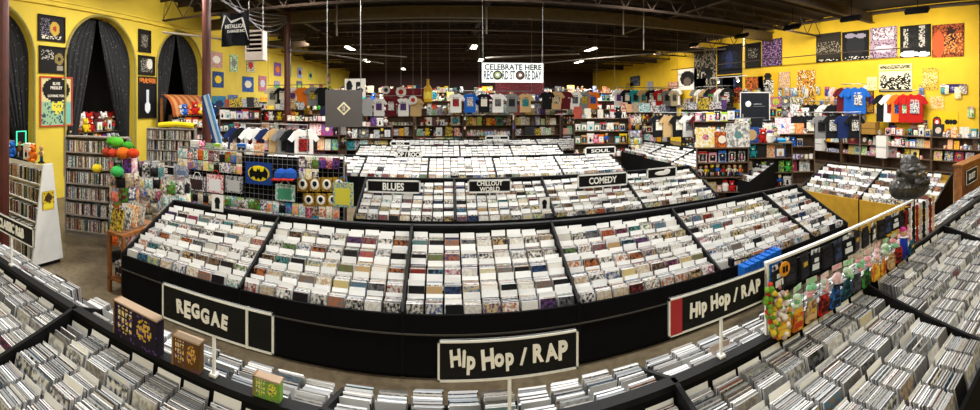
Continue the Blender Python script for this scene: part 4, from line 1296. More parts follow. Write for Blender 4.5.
# left back
for i, (x, y, rz, w_, h_, n, d) in enumerate([(-6.9, 10.2, .9, 1.5, 1.9, 5, 'the shelf between the two maroon posts'), (-5.6, 13.6, .5, 1.6, 2.0, 5, 'the shelf behind the far maroon post'), (-3.7, 11.2, .2, 1.5, 1.75, 4, 'the maroon topped shelf by the grey square'), (-6.6, 12.4, .8, 1.5, 2.1, 5, 'the tall shelf under the wall posters'), (-2.3, 12.4, .1, 1.4, 1.55, 4, 'the shelf under the grey square')]):
    shelf_unit(x, y, rz, w_, h_, .35, n, d, 'brown shelf of mixed goods, ' + d.replace('the shelf ', '').replace('the ', '', 1), ALLK, r, first=1, bodym=mat('maroon_shelf', '4a1c16', .6) if i == 2 else None)
# right middle
RM = [(4.9, 12.6, -.3, 1.8, 1.75, 4, 'the shelf at the fourth rack end'), (6.9, 13.4, -.4, 1.8, 1.9, 5, 'the shelf right behind the slanting racks'), (8.7, 12.2, -.6, 1.8, 2.0, 5, 'the tall shelf behind the round rack'),
      (7.7, 10.0, -.6, 1.7, 1.7, 4, 'the shelf beside the slanting racks'), (9.4, 9.0, -.8, 1.7, 1.8, 5, 'the shelf facing the black board'), (8.0, 7.6, -.75, 1.5, 1.45, 4, 'the low shelf near the yellow side rack'),
      (10.6, 10.6, -.9, 1.7, 2.1, 5, 'the tall shelf by the tall banners'), (5.35, 6.9, -.55, 1.1, 1.35, 4, 'the colourful shelf at the second rack end'), (6.35, 6.6, -.7, 1.1, 1.4, 4, 'the bright shelf behind the central rack end'), (10.4, 14.5, -.7, 2.0, 2.2, 5, 'the shelf far along the long yellow wall')]
for x, y, rz, w_, h_, n, d in RM:
    shelf_unit(x, y, rz, w_, h_, .32, n, d, 'brown shelf of mixed goods, ' + d.replace('the shelf ', '').replace('the ', '', 1), ALLK, r, first=1)
garment_rail(6.2, 8.4, 11.5, 1.95, 'clothes rail beyond the slanting racks', 'from the rail beyond the slanting racks', ['black', 'tan', 'black', 'white', 'maroon', 'grey', 'navy'], rz=-.4, turn=.3)
garment_rail(9.0, 11.0, 8.3, 1.98, 'clothes rail of dark shirts near the black board', 'from the rail near the black board', ['black', 'black', 'grey', 'black', 'navy', 'black'], rz=-.8, turn=.2)

garment_rail(3.6, 5.8, 15.4, 2.75, 'ceiling hung rail of shirts right of the long banner', 'from the ceiling rail right of the long banner', ['black', 'tan', 'maroon', 'white', 'grey', 'orange'], hung_from=ZC)
garment_rail(6.6, 9.6, 15.6, 2.85, 'ceiling hung rail of shirts over the slanting racks', 'from the ceiling rail over the slanting racks', ['white', 'black', 'teal', 'tan', 'black', 'red', 'grey', 'cream'], hung_from=ZC, turn=.2)
garment_rail(-6.6, -4.2, 14.6, 2.9, 'ceiling hung rail of shirts left of the far maroon post', 'from the ceiling rail by the far maroon post', ['cream', 'black', 'white', 'orange', 'grey', 'black'], hung_from=ZC, turn=.4)
for q3, (x, y, n_) in enumerate(((7.6, 8.9, 7), (5.9, 12.2, 7), (9.9, 10.0, 6), (-3.0, 13.9, 6))):
    wh3 = ['beside the colourful shelves', 'by the fourth rack end', 'near the tall banners', 'behind the grey square'][q3]
    spinner(x, y, 1.95, 'tall wire spinner standing ' + wh3, 'tall spinner ' + wh3, n_, r)

# ------------------------------------------------------------------ long shelf under the yellow wall
r = random.Random(88)
for i in range(6):
    y = 4.4 + i * 1.72
    d = ['at its near end', 'second from the dark pier', 'third from the dark pier', 'fourth from the dark pier', 'fifth from the dark pier', 'sixth from the dark pier']
    wh = 'the wall shelf %s' % d[i]
    shelf_unit(XR - .5, y, -PI / 2, 1.7, 1.2, .45, 3, wh, 'brown wall shelf under the yellow wall, %s' % d[i], ['book', 'record_sleeve', 'boxed_toy', 'mug', 'novelty_jar'], r, top=True, name='low_shelf', wfac=1.0, first=1)
# pegged goods on the yellow wall just above the wall shelf
for i in range(120):
    y = 4.0 + r.random() * 10.5
    z = r.choice([1.75, 2.1, 2.45, 2.8]) + r.uniform(-.06, .06)
    px, py = proj((XR, y, z))
    if 926 < px < 962 and z < 2.6 and z > 1.6: continue
    if 875 < px < 915 and z > 2.6: continue
    put('hanging_packet', TX(XR - .06, y, -PI / 2) @ Matrix.Translation((0, 0, z)), 'from the pegs on the long yellow wall', r, s=r.uniform(1.3, 2.1), verb='hanging')
def rail_wall(y0, y1, z, cols, label, where):
    t = thing('wall_rail', label, 'clothes rail', (XR - .35, (y0 + y1) / 2, z))
    L = y1 - y0
    part(MB().tube([(0, -L / 2, 0), (0, L / 2, 0)], .015, 8), 'rail', STEEL, t)
    for s in (-1, 1): part(MB().tube([(0, s * L / 2.1, 0), (.34, s * L / 2.1, 0)], .012, 6), 'bracket', STEEL, t)
    NEW.clear()
    rr = random.Random(int(y0 * 10))
    for i, c in enumerate(cols):
        put('tshirt', TX(XR - .35, y0 + (i + .5) * L / len(cols), -PI / 2 + .35) @ Matrix.Translation((0, 0, z - .765 * 1.35)), where, rr, c, s=1.35, verb='hanging')
rail_wall(5.75, 7.15, 2.65, ['red', 'red', 'orange', 'white', 'black'], 'rail with long red and white garments on the yellow wall', 'from the rail by the round emblem')
rail_wall(8.9, 10.4, 2.3, ['black', 'white', 'black', 'black'], 'rail with black and white shirts on the yellow wall', 'from the rail before the orange collage')
rail_wall(7.9, 8.8, 2.9, ['blue', 'blue', 'maroon'], 'rail with blue garments on the yellow wall', 'from the rail beside the brown sheet')
rail_wall(11.2, 12.8, 2.4, ['black', 'white', 'grey', 'black'], 'rail of shirts under the flame banner', 'from the rail under the flame banner')
# brown carton and white box on the wall shelf
for px0, px1, py0, py1, c, lab, nm in ((843, 875, 122, 136, '9a7434', 'long plain brown carton lying on the wall shelf', 'carton'), (876, 886, 136, 158, 'e4e2dc', 'white upright box standing before the wall shelf', 'carton'), (802, 822, 136, 150, 'e8e6e2', 'white box on the shelf under the hanging shirts', 'carton')):
    X = XR - .62
    a = onX(px1, py1, X); b_ = onX(px0, py0, X)
    cx = (px0 + px1) / 2; rho = X / math.sin(ang(cx)); z0 = max(0, EYE - (py1 - 100) * rho / 420); z1 = EYE - (py0 - 100) * rho / 420
    z0 = 1.2 if z0 > 1.0 else z0
    t = thing(nm, lab, 'carton', (X, (a.y + b_.y) / 2, z0), -PI / 2)
    L = abs(a.y - b_.y)
    part(MB().box((-L / 2, 0, 0), (L / 2, .3, max(.2, z1 - z0)), c), 'box', PLAIN, t)
    part(MB().box((-L / 2, -.003, (z1 - z0) * .45), (L / 2, 0, (z1 - z0) * .52), '6a5020' if c[0] == '9' else 'b0b0b0'), 'tape', PLAIN, t)
    NEW.clear()
# black board with white disc, standing before the wall
t = thing('display_board', 'black framed board with a white disc and faint writing', 'board', onY(755, 136, 9.3).to_tuple(), -.75)
t.location.z = 1.5
part(MB().box((-.42, 0, 0), (.42, .03, 1.05), '14161c', '1c2028'), 'board', PRINT, t)
part(MB().box((-.45, -.01, -.03), (-.42, .04, 1.08), 'c8c8c4').box((.42, -.01, -.03), (.45, .04, 1.08), 'c8c8c4').box((-.45, -.01, 1.05), (.45, .04, 1.08), 'c8c8c4').box((-.45, -.01, -.03), (.45, .04, 0), 'c8c8c4'), 'frame', PLAIN, t)
part(MB().ball((-.2, -.004, .72), (.09, .006, .09), 'd8d8d4').box((-.05, -.006, .7), (.2, 0, .73), '8a8a90').box((-.05, -.006, .64), (.3, 0, .66), '6a6a70').box((-.3, -.006, .3), (.3, 0, .315), '6a6a70'), 'lettering', PLAIN, t)
for s in (-.3, .3): part(MB().box((s - .02, .03, -1.5), (s + .02, .06, .1)), 'leg', BLACK, t)
NEW.clear()
t = thing('sale_bin', 'bright blue printed carton on the floor display behind the central rack', 'carton', onY(776, 152, 6.6).to_tuple(), -.75)
part(MB().box((-.22, 0, -.12), (.22, .25, .1), '2a9ad8', '1c70b0'), 'carton', PLAIN, t)
part(MB().box((-.15, -.004, -.05), (.15, 0, .04), 'e0eef8'), 'label', PLAIN, t)
part(MB().box((-.2, .02, -1.36), (.2, .23, -.12)), 'stand', BLACK, t)
t.location.z = 1.36 + .0
NEW.clear()

# wooden cabinet with a small sign beyond the gorilla bust
t = thing('wooden_cabinet', 'tall orange wood cabinet beyond the nearest rack end', 'cabinet', (7.36, 2.28, 0))
part(MB().box((-.95, 0, 0), (.95, .14, 1.26)), 'carcass', WOOD, t)
part(MB().box((-.98, -.02, 1.26), (.98, .16, 1.29)), 'top_board', WOOD, t)
for s in (-.47, .47):
    dd = MB().box((s - .44, -.02, .1), (s + .44, 0, 1.2)).build('door', WOOD, t)
    MB().ball((s - s * .75, -.035, .7), .018).build('knob', STEEL, dd)
NEW.clear()
sign(6.48, 7.06, 2.235, .94, 1.18, ['DUST'], 'small black DUST sign on the front of the orange cabinet', .8, size=.14, bold=.03, post=False)

# ------------------------------------------------------------------ merchandise grid on the nearest rack, gorilla bust at its end
X0, X1 = 1.66, 3.5
t = thing('merchandise_grid', 'low black wire grid with white top rail on the nearest rack', 'display grid', (X0, 1.735, 1.0))
g = MB(); L = X1 - X0
for i in range(24): g.tube([(i * L / 23, 0, .0), (i * L / 23, 0, .4)], .0022, 4)
for i in range(6): g.tube([(0, 0, .0 + i * .08), (L, 0, .0 + i * .08)], .0022, 4)
part(g, 'wire_mesh', BLACK, t)
part(MB().box((-.01, -.012, .4), (L + .01, .012, .415)), 'top_rail', WHITE, t)
for x in (0, L): part(MB().box((x - .008, -.01, 0), (x + .008, .01, .4)), 'upright', WHITE, t)
NEW.clear()
def small_pack(name, x, y, z, w_, h_, c, k, label, group, round_=False, th=.02, rz=0):
    t = thing(name, label, 'packet', (x, y, z), rz, group)
    t.rotation_euler = (R.uniform(-.04, .04), R.uniform(-.09, .09), rz + R.uniform(-.25, .25)); t.location.z -= R.uniform(0, .015)
    part(MB().box((-w_ / 2, -.0015, -.035), (w_ / 2, .0015, 0), c, k), 'header_card', PRINT, t)
    if round_:
        g = MB(); rr = random.Random(int(x * 100))
        for q in range(9): g.ball((rr.uniform(-.3, .3) * w_, rr.uniform(-.008, .006), -.05 - rr.random() * (h_ - .06)), .022, k if q % 3 else c, n=7, m=5)
    else:
        g = MB().box((-w_ / 2, -th / 2, -h_), (w_ / 2, th / 2, -.03), c, '0c0c10' if name == 'toy_packet' else k)
        part(MB().box((-w_ * .38, -th / 2 - .002, -h_ * .85), (w_ * .38, -th / 2, -h_ * .6), k).box((-w_ * .2, -th / 2 - .004, -h_ * .52), (w_ * .25, -th / 2, -h_ * .36), 'c8a83a' if R.random() < .3 else k), 'label', PLAIN, t)
    part(g, 'contents', FABRIC if round_ else PRINT, t)
    NEW.clear()
r = random.Random(99)
n = 15
for i in range(n):
    x = X0 + .06 + i * (L - .1) / n
    k = r.choice(['2f62b8', 'd8e0ec', '6a9ad8', 'e0e4ec'])
    small_pack('toy_packet', x, 1.708, 1.395, .09, .15, '12141c', R.choice(['20222c', '2a2c36', '30406a']) if i % 3 else k, 'black and blue toy packet in the top row of the merchandise grid', 'top row packets on the merchandise grid', th=.016)
for i in range(13):
    x = X0 + .08 + i * (L - .12) / 13
    c, k, d = [('d89aa4', 'e8c8cc', 'pale pink'), ('7ac08a', 'c8e0c8', 'pale green'), ('e0a0a8', '8ac8a0', 'pink and green'), ('c8d8d0', 'e8a8b0', 'white and pink')][i % 4]
    small_pack('bead_bag', x, 1.69, 1.235, .09, .13, c, k, '%s net bag of balls in the middle row of the grid' % d, '%s bags on the merchandise grid' % d, True)
low = [('1c6a7a', 'blue green', '10202c'), ('c86a1c', 'orange', 'e0c040'), ('c8281c', 'red', '3a0c0c'), ('1c1c22', 'black', '4a4a52'), ('d8a82a', 'yellow', 'b03a1c'), ('2a6ab8', 'blue', '101828'), ('3f8a3a', 'green', '1c2c1c'), ('6a4a2c', 'brown', 'c8a878')]
for i in range(14):
    x = X0 + .07 + i * (L - .1) / 14
    c, d, k = low[(i * 3 + 1) % 8]
    small_pack('hanging_toy', x, 1.665, 1.11, .088, .125, c, k, '%s printed packet in the bottom row of the merchandise grid' % d, '%s bottom row packets on the grid' % d, th=.02)
t = thing('price_badge', 'round orange and black badge at the top of the grid', 'badge', (X0 + .1, 1.69, 1.36))
part(MB().lathe([(.042, 0), (.042, .006)], 20, 'd8901c', M=Matrix.Rotation(PI / 2, 4, 'X')), 'disc', PLAIN, t)
part(MB().box((-.02, -.011, -.018), (-.005, -.007, .018), '141414').box((.004, -.011, -.018), (.02, -.007, .018), '141414'), 'black_mark', PLAIN, t)
NEW.clear()
# flower garland and beads at the near end of the grid
for i in range(5):
    c, k, d = [('7aa83a', 'c8402a', 'green and red'), ('d8c03a', '5a8a2a', 'yellow'), ('e0c8d0', 'c87a8a', 'pink'), ('e8e4e0', 'b0a0a0', 'white'), ('5a8a2a', 'd8a03a', 'leafy green')][i]
    t = thing('flower_garland', '%s artificial garland hanging at the sign end of the grid' % d, 'garland', (X0 - .03 + .035 * i, 1.7 - .02 * (i % 2), 1.3 - .02 * i))
    g = MB(); rr = random.Random(i)
    for q in range(16):
        g.ball((rr.uniform(-.03, .03), rr.uniform(-.03, .0), -.27 * q / 16), rr.uniform(.013, .022), c if q % 3 else k, n=6, m=4)
    part(g, 'flowers', FABRICP, t)
    part(MB().tube([(0, .01, .06), (0, 0, -.28)], .003, 4, '2a4a1c'), 'string', PLAIN, t)
    NEW.clear()
# red, white and dark cords and scarves under the bust
for i in range(9):
    x = 3.28 + i * .075
    c, d = [('7a1c1c', 'dark red'), ('c8c0b8', 'white'), ('1c1a1c', 'black'), ('8a241c', 'red'), ('b8a898', 'cream'), ('1c1a1c', 'black'), ('c8c0b8', 'white'), ('7a1c1c', 'dark red'), ('c8a888', 'tan')][i]
    t = thing('braided_cord', '%s braided cord hanging from the rail under the gorilla bust' % d, 'cord', (x, 1.69, 1.37), 0, '%s cords under the gorilla bust' % d)
    g = MB()
    for s in (-1, 1):
        g.tube([(s * .006 * math.cos(q * 1.3), -.006 * math.sin(q * 1.3 * s), -.03 * q) for q in range(11)], .011, 6, c)
    part(g, 'braid', FABRICP, t)
    part(MB().ball((0, 0, -.32), (.016, .016, .028), c), 'tassel', FABRICP, t)
    NEW.clear()
t = thing('blue_figure', 'bright blue doll with white collar beside the cords', 'toy', (3.18, 1.66, 1.06))
part(MB().ball((0, 0, .06), (.045, .035, .07), '1c3ab0').tube([(-.02, 0, .03), (-.04, -.02, -.05)], .018, 6, '1c2a90').tube([(.02, 0, .03), (.05, -.02, -.05)], .018, 6, '1c2a90'), 'body', FABRICP, t)
part(MB().ball((0, 0, .15), (.032, .03, .034), 'c8a080').ball((0, .005, .17), (.033, .03, .025), 'c83a8a'), 'head', FABRICP, t)
part(MB().lathe([(.03, .105), (.045, .115), (.02, .12)], 10, 'e8e8e8'), 'collar', FABRICP, t)
NEW.clear()
# gorilla bust
fur = mat('dark_glossy_resin', '2b2723', .32, var=.5, scale=22, bump=.6)
t = thing('gorilla_bust', 'dark glossy gorilla bust on a pole at the grid end', 'statue', (3.66, 1.80, 1.0), -.4)
t.scale = (1.12, 1.12, 1.0)
def blob(parts_, name, material, parent, sub=2):
    mb = MB()
    for c, rr in parts_: mb.ball(c, rr, n=16, m=12)
    o = mb.build(name, material, parent)
    md = o.modifiers.new('remesh', 'REMESH'); md.mode = 'VOXEL'; md.voxel_size = .006; md.use_smooth_shade = True
    ms = o.modifiers.new('smooth', 'SMOOTH'); ms.factor = .5; ms.iterations = 3
    tx = bpy.data.textures.new('fur_relief', 'CLOUDS'); tx.noise_scale = .02
    dm = o.modifiers.new('relief', 'DISPLACE'); dm.texture = tx; dm.strength = .009; dm.mid_level = .5
    return o
Z = .42
blob([((0, .02, Z + .21), (.115, .12, .125)), ((0, .05, Z + .3), (.08, .1, .09)), ((0, .06, Z + .14), (.14, .11, .1)), ((0, .05, Z + .05), (.185, .125, .11)), ((0, -.055, Z + .255), (.105, .045, .03)), ((0, -.07, Z + .2), (.08, .06, .06)), ((0, -.11, Z + .145), (.075, .06, .045)), ((0, -.1, Z + .105), (.068, .06, .032)),
      ((0, -.105, Z + .19), (.032, .04, .03)), ((-.11, .06, Z + .06), (.09, .1, .1)), ((.11, .06, Z + .06), (.09, .1, .1)),
      ((-.128, .05, Z + .22), (.02, .03, .038)), ((.128, .05, Z + .22), (.02, .03, .038))], 'bust', fur, t)
for s in (-1, 1):
    part(MB().ball((s * .038, -.122, Z + .222), (.015, .012, .011), 'b08a50').ball((s * .038, -.133, Z + .222), .006, '060505'), 'eye', PLAIN, t)
    part(MB().ball((s * .017, -.148, Z + .185), (.009, .008, .008), '060505'), 'nostril', PLAIN, t)
part(MB().box((-.05, -.17, Z + .124), (.05, -.12, Z + .13), '0c0908'), 'mouth_line', PLAIN, t)
part(MB().lathe([(.012, 0), (.012, Z - .03)], 8), 'pole', BLACK, t)
part(MB().lathe([(.05, 0), (.05, .012), (.015, .02)], 12), 'foot_disc', BLACK, t)
NEW.clear()

# ------------------------------------------------------------------ hanging things
# grey square with a pale diamond
p0 = onY(326, 127, 8.4); p1 = onY(362, 90, 8.4)
t = thing('hanging_square', 'grey square board with a pale diamond, hung from the ceiling', 'sign', ((p0.x + p1.x) / 2, 8.4, p0.z), .2)
hw = (p1.x - p0.x) / 2; hh = onY(344, 90, 8.4).z - onY(344, 127, 8.4).z
t.location.z = onY(344, 127, 8.4).z
part(MB().box((-hw, -.02, 0), (hw, .02, hh)), 'board', mat('grey_board', '4a4644', .6, var=.05), t)
a = .14
part(MB().prism([(0, hh / 2 + a), (a, hh / 2), (0, hh / 2 - a), (-a, hh / 2)], -.028, -.021, 'd8cfae'), 'diamond', PLAIN, t)
a = .095
part(MB().prism([(0, hh / 2 + a), (a, hh / 2), (0, hh / 2 - a), (-a, hh / 2)], -.034, -.029, '6a6258').box((-.02, -.04, hh / 2 - .05), (-.008, -.035, hh / 2 + .05), 'e0d8b8').box((.01, -.04, hh / 2 - .05), (.022, -.035, hh / 2 + .05), 'e0d8b8'), 'diamond_centre', PLAIN, t)
for s in (-1, 1): part(MB().tube([(s * hw * .9, 0, hh), (s * hw * .9, 0, ZC - t.location.z)], .005, 4), 'hanging_wire', STEEL, t)
NEW.clear()
# celebrate banner
Yb = 10.2
p0 = onY(482, 82, Yb); p1 = onY(543, 64, Yb)
bw = p1.x - p0.x; bz0 = onY(512, 82.5, Yb).z; bz1 = onY(512, 63, Yb).z; bh = bz1 - bz0
t = thing('shop_banner', 'wide white CELEBRATE HERE RECORD STORE DAY banner under the ceiling', 'banner', ((p0.x + p1.x) / 2, Yb, bz0), -.05)
part(MB().box((-bw / 2, -.004, 0), (bw / 2, .004, bh), 'dfe6e2'), 'cloth', PLAIN, t)
def lett(txt, size, x, z, col, sx=1.0, bold=.04, name='lettering', y=-.008):
    q = text_mb(txt, size, .004, bold, sx=sx); q2 = MB(); q2.add(q.v, q.f, col, M=Matrix.Translation((x, y, z)))
    part(q2, name, PLAIN, t)
def lett_fit(txt, x0, x1, z, size, col):
    q = text_mb(txt, size, .004, .03)
    xs = [v[0] for v in q.v]; k = (x1 - x0) / (max(xs) - min(xs))
    q2 = MB(); q2.add([(v[0] * k, v[1], v[2]) for v in q.v], q.f, col, M=Matrix.Translation(((x0 + x1) / 2, -.008, z)))
    part(q2, 'lettering', PLAIN, t)
lett_fit('CELEBRATE HERE', -bw * .46, bw * .47, bh * .79, bh * .4, '1c2026')
lett_fit('REC', -bw * .47, -bw * .32, bh * .38, bh * .62, '4a5056')
lett_fit('RD ST', -bw * .175, bw * .04, bh * .38, bh * .62, '4a5056')
lett_fit('RE DAY', bw * .2, bw * .47, bh * .38, bh * .62, '4a5056')
for x, c in ((-bw * .248, '7a8a5a'), (bw * .118, '5a3a30')):
    M = Matrix.Translation((x, -.006, bh * .38)) @ Matrix.Rotation(PI / 2, 4, 'X')
    part(MB().lathe([(bh * .24, 0), (bh * .24, .006)], 20, '2a2c2a', M=M).lathe([(bh * .16, 0), (bh * .16, .01)], 18, c, M=M).lathe([(bh * .07, 0), (bh * .07, .013)], 14, 'e8eee4', M=M), 'record_picture', PLAIN, t)
for s in (-1, 1): part(MB().tube([(s * bw * .48, 0, bh), (s * bw * .5, 0, ZC - bz0)], .005, 4), 'hanging_wire', STEEL, t)
NEW.clear()
# black band flag beside the near post
Yf = 7.6
q0 = onY(222, 45, Yf); q1 = onY(249, 10, Yf)
fw = q1.x - q0.x; fz0 = onY(236, 46, Yf).z; fh = onY(236, 11, Yf).z - fz0
t = thing('band_flag', 'black flag with a spiky white logo hung by the post', 'flag', ((q0.x + q1.x) / 2, Yf, fz0), .1)
vs = []; fs = []
for j in range(9):
    for i in range(13):
        u = i / 12; v = j / 8
        vs.append((-fw / 2 + fw * u, .03 * math.sin(u * 9 + v * 2), fh * v - .05 * math.sin(PI * u) * v))
fs = [[j * 13 + i, j * 13 + i + 1, (j + 1) * 13 + i + 1, (j + 1) * 13 + i] for j in range(8) for i in range(12)]
g = MB().add(vs, fs, '0e0f14')
part(g, 'cloth', FABRICP, t)
w2 = fw / 2
g = MB().prism([(-w2 * .75, fh * .9), (-w2 * .6, fh * .88), (-w2 * .98, fh * .42)], -.045, -.04, 'e4e4e4').prism([(w2 * .45, fh * .8), (w2 * .6, fh * .78), (w2 * .98, fh * .15)], -.045, -.04, 'e4e4e4')
g.prism([(-w2 * .6, fh * .88), (-w2 * .25, fh * .72), (w2 * .15, fh * .76), (w2 * .6, fh * .8), (w2 * .15, fh * .7), (-w2 * .25, fh * .65)], -.045, -.04, 'e4e4e4')
part(g, 'logo_strokes', PLAIN, t)
lett('METALLICA', fh * .15, 0, fh * .56, 'dcdcdc', sx=.75, name='lettering', y=-.045)
lett('DAMAGE INC', fh * .11, w2 * .1, fh * .42, 'dcdcdc', sx=.8, name='lettering', y=-.045)
NEW.clear()
# white vent box under the ceiling
Yv = 8.7
a = onY(246, 60, Yv); b_ = onY(262, 30, Yv)
t = thing('vent_box', 'white louvred ventilation box hung near the black flag', 'ventilator', ((a.x + b_.x) / 2, Yv, onY(254, 60, Yv).z), .15)
vw = (b_.x - a.x) * 1.05; vh = onY(254, 30, Yv).z - onY(254, 60, Yv).z
pinkw = mat('off_white_metal', 'b5a79c', .5)
part(MB().box((-vw / 2, -.0, 0), (vw / 2, .35, vh * .28)).box((-vw / 2, 0, vh * .28), (-vw / 2 + .03, .35, vh)).box((vw / 2 - .03, 0, vh * .28), (vw / 2, .35, vh)).box((-vw / 2, 0, vh - .04), (vw / 2, .35, vh)), 'housing', pinkw, t)
for k in range(4): part(MB().box((-vw / 2 + .03, .01, vh * (.36 + .15 * k)), (vw / 2 - .03, .08, vh * (.36 + .15 * k) + .03)), 'louvre', pinkw, t)
part(MB().box((-vw / 2 + .03, .2, vh * .28), (vw / 2 - .03, .22, vh)), 'duct_back', BLACK, t)
for s in (-1, 1): part(MB().tube([(s * vw * .4, .15, vh), (s * vw * .4, .15, ZC - t.location.z)], .008, 4), 'hanger_rod', STEEL, t)
NEW.clear()
# drooping cables from the near post to the far one
for k in range(5):
    s0 = Vector((-5.0, 7.8, 5.3 - .02 * k)); s1 = Vector((-4.9 + .05 * k, 12.6, 4.85))
    s0 = Vector((-5.4 + .35 * k, 6.2, 5.2)); s1 = Vector((-4.95, 12.4, 5.0 - .05 * k))
    pts = []
    for i in range(17):
        u = i / 16; q = s0.lerp(s1, u); q.z -= (.35 + .13 * k) * math.sin(PI * u); pts.append(q)
    o = MB().tube(pts, .012, 5, 'b0b0b0').build('ceiling_cable', mat('grey_cable', '84848a', .5))
    tag(o, 'grey cable drooping under the ceiling towards the far maroon post', 'cable', 'drooping grey cables')
# leaning pole with blue and white stripes by the near post, dark picture, small lamp figures
p = onY(222, 120, 7.0)
t = thing('striped_pole', 'blue white striped board leaning by the post', 'board', (p.x, 7.0, 1.2), 0)
M = Matrix.Rotation(-.32, 4, 'Y')
part(MB().box((-.09, 0, .0), (-.03, .04, 1.3), '2a4a8a', M=M).box((-.03, 0, 0), (.03, .04, 1.3), 'c8d8e8', M=M).box((.03, 0, 0), (.09, .04, 1.3), '6a9ac8', M=M), 'striped_board', PLAIN, t)
part(MB().box((-.2, -.1, -1.2), (.2, .2, .02)), 'stand', BLACK, t)
NEW.clear()
# yellow bottle shaped balloon, round white signs, hanging lettered sheet
t = thing('bottle_balloon', 'big yellow bottle shaped inflatable over the far shelves', 'inflatable', onY(428, 103, 15.0).to_tuple())
t.location.z = onY(428, 103, 15.0).z
part(MB().lathe([(.05, 0), (.14, .03), (.15, .1), (.15, .45), (.12, .55), (.05, .65), (.045, .8), (.055, .82), (.05, .85)], 18, 'c89a18'), 'bottle', PLAIN, t)
part(MB().lathe([(.153, .15), (.155, .2), (.155, .38), (.153, .4)], 18, 'e8d050'), 'label_band', PLAIN, t)
part(MB().tube([(0, 0, .85), (0, 0, ZC - t.location.z)], .004, 4), 'hanging_wire', STEEL, t)
NEW.clear()
for i, (px, py, Y, rr, d) in enumerate(((386, 90, 16, .16, 'first'), (401, 92, 16, .2, 'second'), (413, 100, 15.4, .16, 'third'), (479, 102, 15.2, .25, 'fourth'))):
    p = onY(px, py, Y)
    t = thing('round_sign', 'round white hanging sign, %s counted from the grey square' % d, 'sign', p.to_tuple())
    M = Matrix.Rotation(PI / 2, 4, 'X')
    part(MB().lathe([(rr, 0), (rr, .03)], 20, 'd8d4cc', M=M), 'disc', PLAIN, t)
    part(MB().lathe([(rr * .5, .03), (rr * .5, .036)], 16, ['303030', 'a82820', 'b03028', '202060'][i], M=M), 'centre_mark', PLAIN, t)
    part(MB().tube([(0, 0, rr), (0, 0, ZC - p.z)], .005, 4), 'hanging_wire', STEEL, t)
    NEW.clear()
p0 = onY(352, 97, 13.0)
hang('hanging_sheet', (p0.x + .1, 13.0, p0.z), 0, .68, .58, 'dedad2', [('e', .22, .6, .15, .3, '1a1a1a'), ('e', .65, .7, .12, .15, '1a1a1a'), ('e', .75, .35, .15, .15, '1a1a1a'), ('r', .55, .1, .62, .6, '1a1a1a'), ('e', .3, .3, .12, .1, 'dedad2')],
     'white hanging sheet with black cut shapes beside the grey square', cat='banner', seed=61)
for i, (px, py, Y, w_, h_, c, k, d) in enumerate(((404, 100, 18, 1.8, .8, '5c1418', '7a2024', 'maroon cloth hanging behind the round white signs'), (520, 95, 20, 2.4, 1.0, '3c1416', '5a1a20', 'dark maroon cloth hanging under the long banner'))):
    p = onY(px, py, Y)
    hang('wall_cloth', (p.x, Y, p.z - .3), 0, w_, h_, c, [(N, 0, 0, 1, 1, k, .4)], d, cat='cloth', seed=70 + i)

# ------------------------------------------------------------------ roof steel
def beam(x0, y0, x1, y1, z, h_, m, name='roof_beam', t_=.12):
    a = Vector((x0, y0, z)); b_ = Vector((x1, y1, z)); d = b_ - a; L = d.length
    g = MB().box((0, -t_ / 2, h_ - .02), (L, t_ / 2, h_)).box((0, -t_ / 2, 0), (L, t_ / 2, .02)).box((0, -.01, .02), (L, .01, h_ - .02))
    o = g.build(name, m, None, a, math.atan2(d.y, d.x)); structure(o); return o
# deep cross beams
for y, z, h_, m_ in ((12.6, 4.8, .36, olive), (7.7, 5.0, .3, steelbrown), (3.0, 5.0, .3, steelbrown), (17.6, 4.7, .34, steelbrown), (22.6, 4.6, .34, steelbrown), (27.6, 4.5, .34, steelbrown)):
    beam(XL, y, XR, y, z, h_, m_, t_=.2)
for x in (-5.0, 1.2, 7.2):
    beam(x, YB, x, YF, 5.1, .28, steelbrown, t_=.16)
def truss(y, z0, z1, m_, n=26):
    g = MB().tube([(XL, y, z0), (XR, y, z0)], .035, 4).tube([(XL, y, z1), (XR, y, z1)], .035, 4)
    for i in range(n):
        a = XL + (XR - XL) * i / n; b_ = XL + (XR - XL) * (i + 1) / n
        g.tube([(a, y, z0), ((a + b_) / 2, y, z1)], .018, 4).tube([((a + b_) / 2, y, z1), (b_, y, z0)], .018, 4)
    structure(g.build('roof_truss_beam', m_))
for i, y in enumerate((10, 14.2, 15.8, 19.3, 21, 24.3, 26, 29.3, 31, 32.6)):
    truss(y, 4.75 - .01 * i, 5.35, steelbrown)
for i in range(28):
    y = 9 + i * .9
    structure(MB().box((XL, y - .03, 5.3), (XR, y + .03, ZC)).build('roof_purlin_beam', mat('purlin_steel', '33261c', .7)))
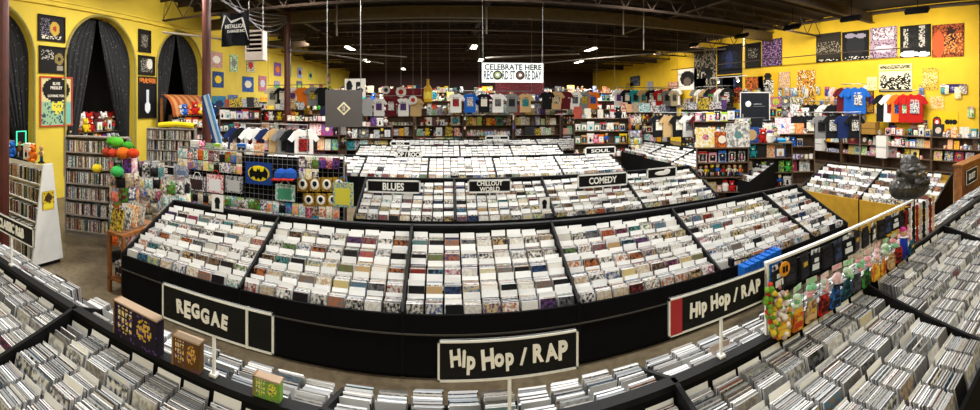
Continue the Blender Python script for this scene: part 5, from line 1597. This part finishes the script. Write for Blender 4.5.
# pale pipes
pipe = mat('pale_conduit', '8c8478', .45, .3)
for i, (a, b_, rr, m_) in enumerate((((-3.6, 13.2, 4.83), (1.1, 13.2, 4.83), .035, pipe), ((-4.2, 15.6, 4.95), (7.2, 15.6, 4.95), .035, pipe), ((-4.8, 12.4, 3.9), (-1.8, 19, 4.3), .03, pipe), ((1.7, 18, 4.15), (5.4, 16.5, 4.25), .04, pipe), ((5.9, 11.6, ZC), (5.9, 11.6, 3.9), .02, pipe), ((5.3, 11.8, ZC), (5.3, 11.8, 4.35), .025, pipe),
                              ((1.2, 12.4, ZC), (1.2, 12.4, 4.3), .03, pipe), ((-3.3, 12.4, ZC), (-3.3, 12.4, 4.3), .03, pipe), ((3, 24, 4.2), (11, 14, 4.5), .03, pipe), ((XR - .5, 6, 4.0), (XR - .5, 20, 4.0), .02, steelbrown), ((-7.2, 9, 4.2), (-3, 20, 4.1), .03, pipe))):
    o = MB().tube([a, b_], rr, 6).build('ceiling_pipe', m_)
    tag(o, 'conduit pipe fixed under the dark roof', 'pipe', 'conduit pipes under the roof')
# the track with two lamps before the tall banners
p = onX(728, 77, XR - 1.6)
t = thing('track_light', 'white lamp track with two heads before the tall banners', 'lamp', p.to_tuple(), PI / 2)
part(MB().tube([(-1.2, 0, 0), (1.2, 0, 0)], .02, 6), 'track', WHITE, t)
for s in (-.55, .75):
    part(MB().lathe([(.03, .0), (.05, .02), (.07, .16)], 12, M=Matrix.Translation((s, 0, -.02)) @ Matrix.Rotation(PI - .5, 4, 'X')), 'lamp_head', WHITE, t)
    part(MB().ball((0, 0, 0), .05, M=Matrix.Translation((s, -.07, -.17))), 'bulb', tube_m, t)
for s in (-1, 1): part(MB().tube([(s, 0, 0), (s, 0, ZC - p.z)], .006, 4), 'hanger_rod', STEEL, t)
NEW.clear()

rail_wall(15.0, 18.0, 3.0, ['black', 'white', 'maroon', 'black', 'tan', 'white', 'grey'], 'rail of shirts far along the yellow wall', 'from the rail far along the yellow wall')
rail_wall(19.5, 23.5, 3.1, ['white', 'black', 'orange', 'black', 'white', 'navy', 'tan', 'black'], 'rail of shirts farthest along the yellow wall', 'from the farthest rail on the yellow wall')
flush_filed()
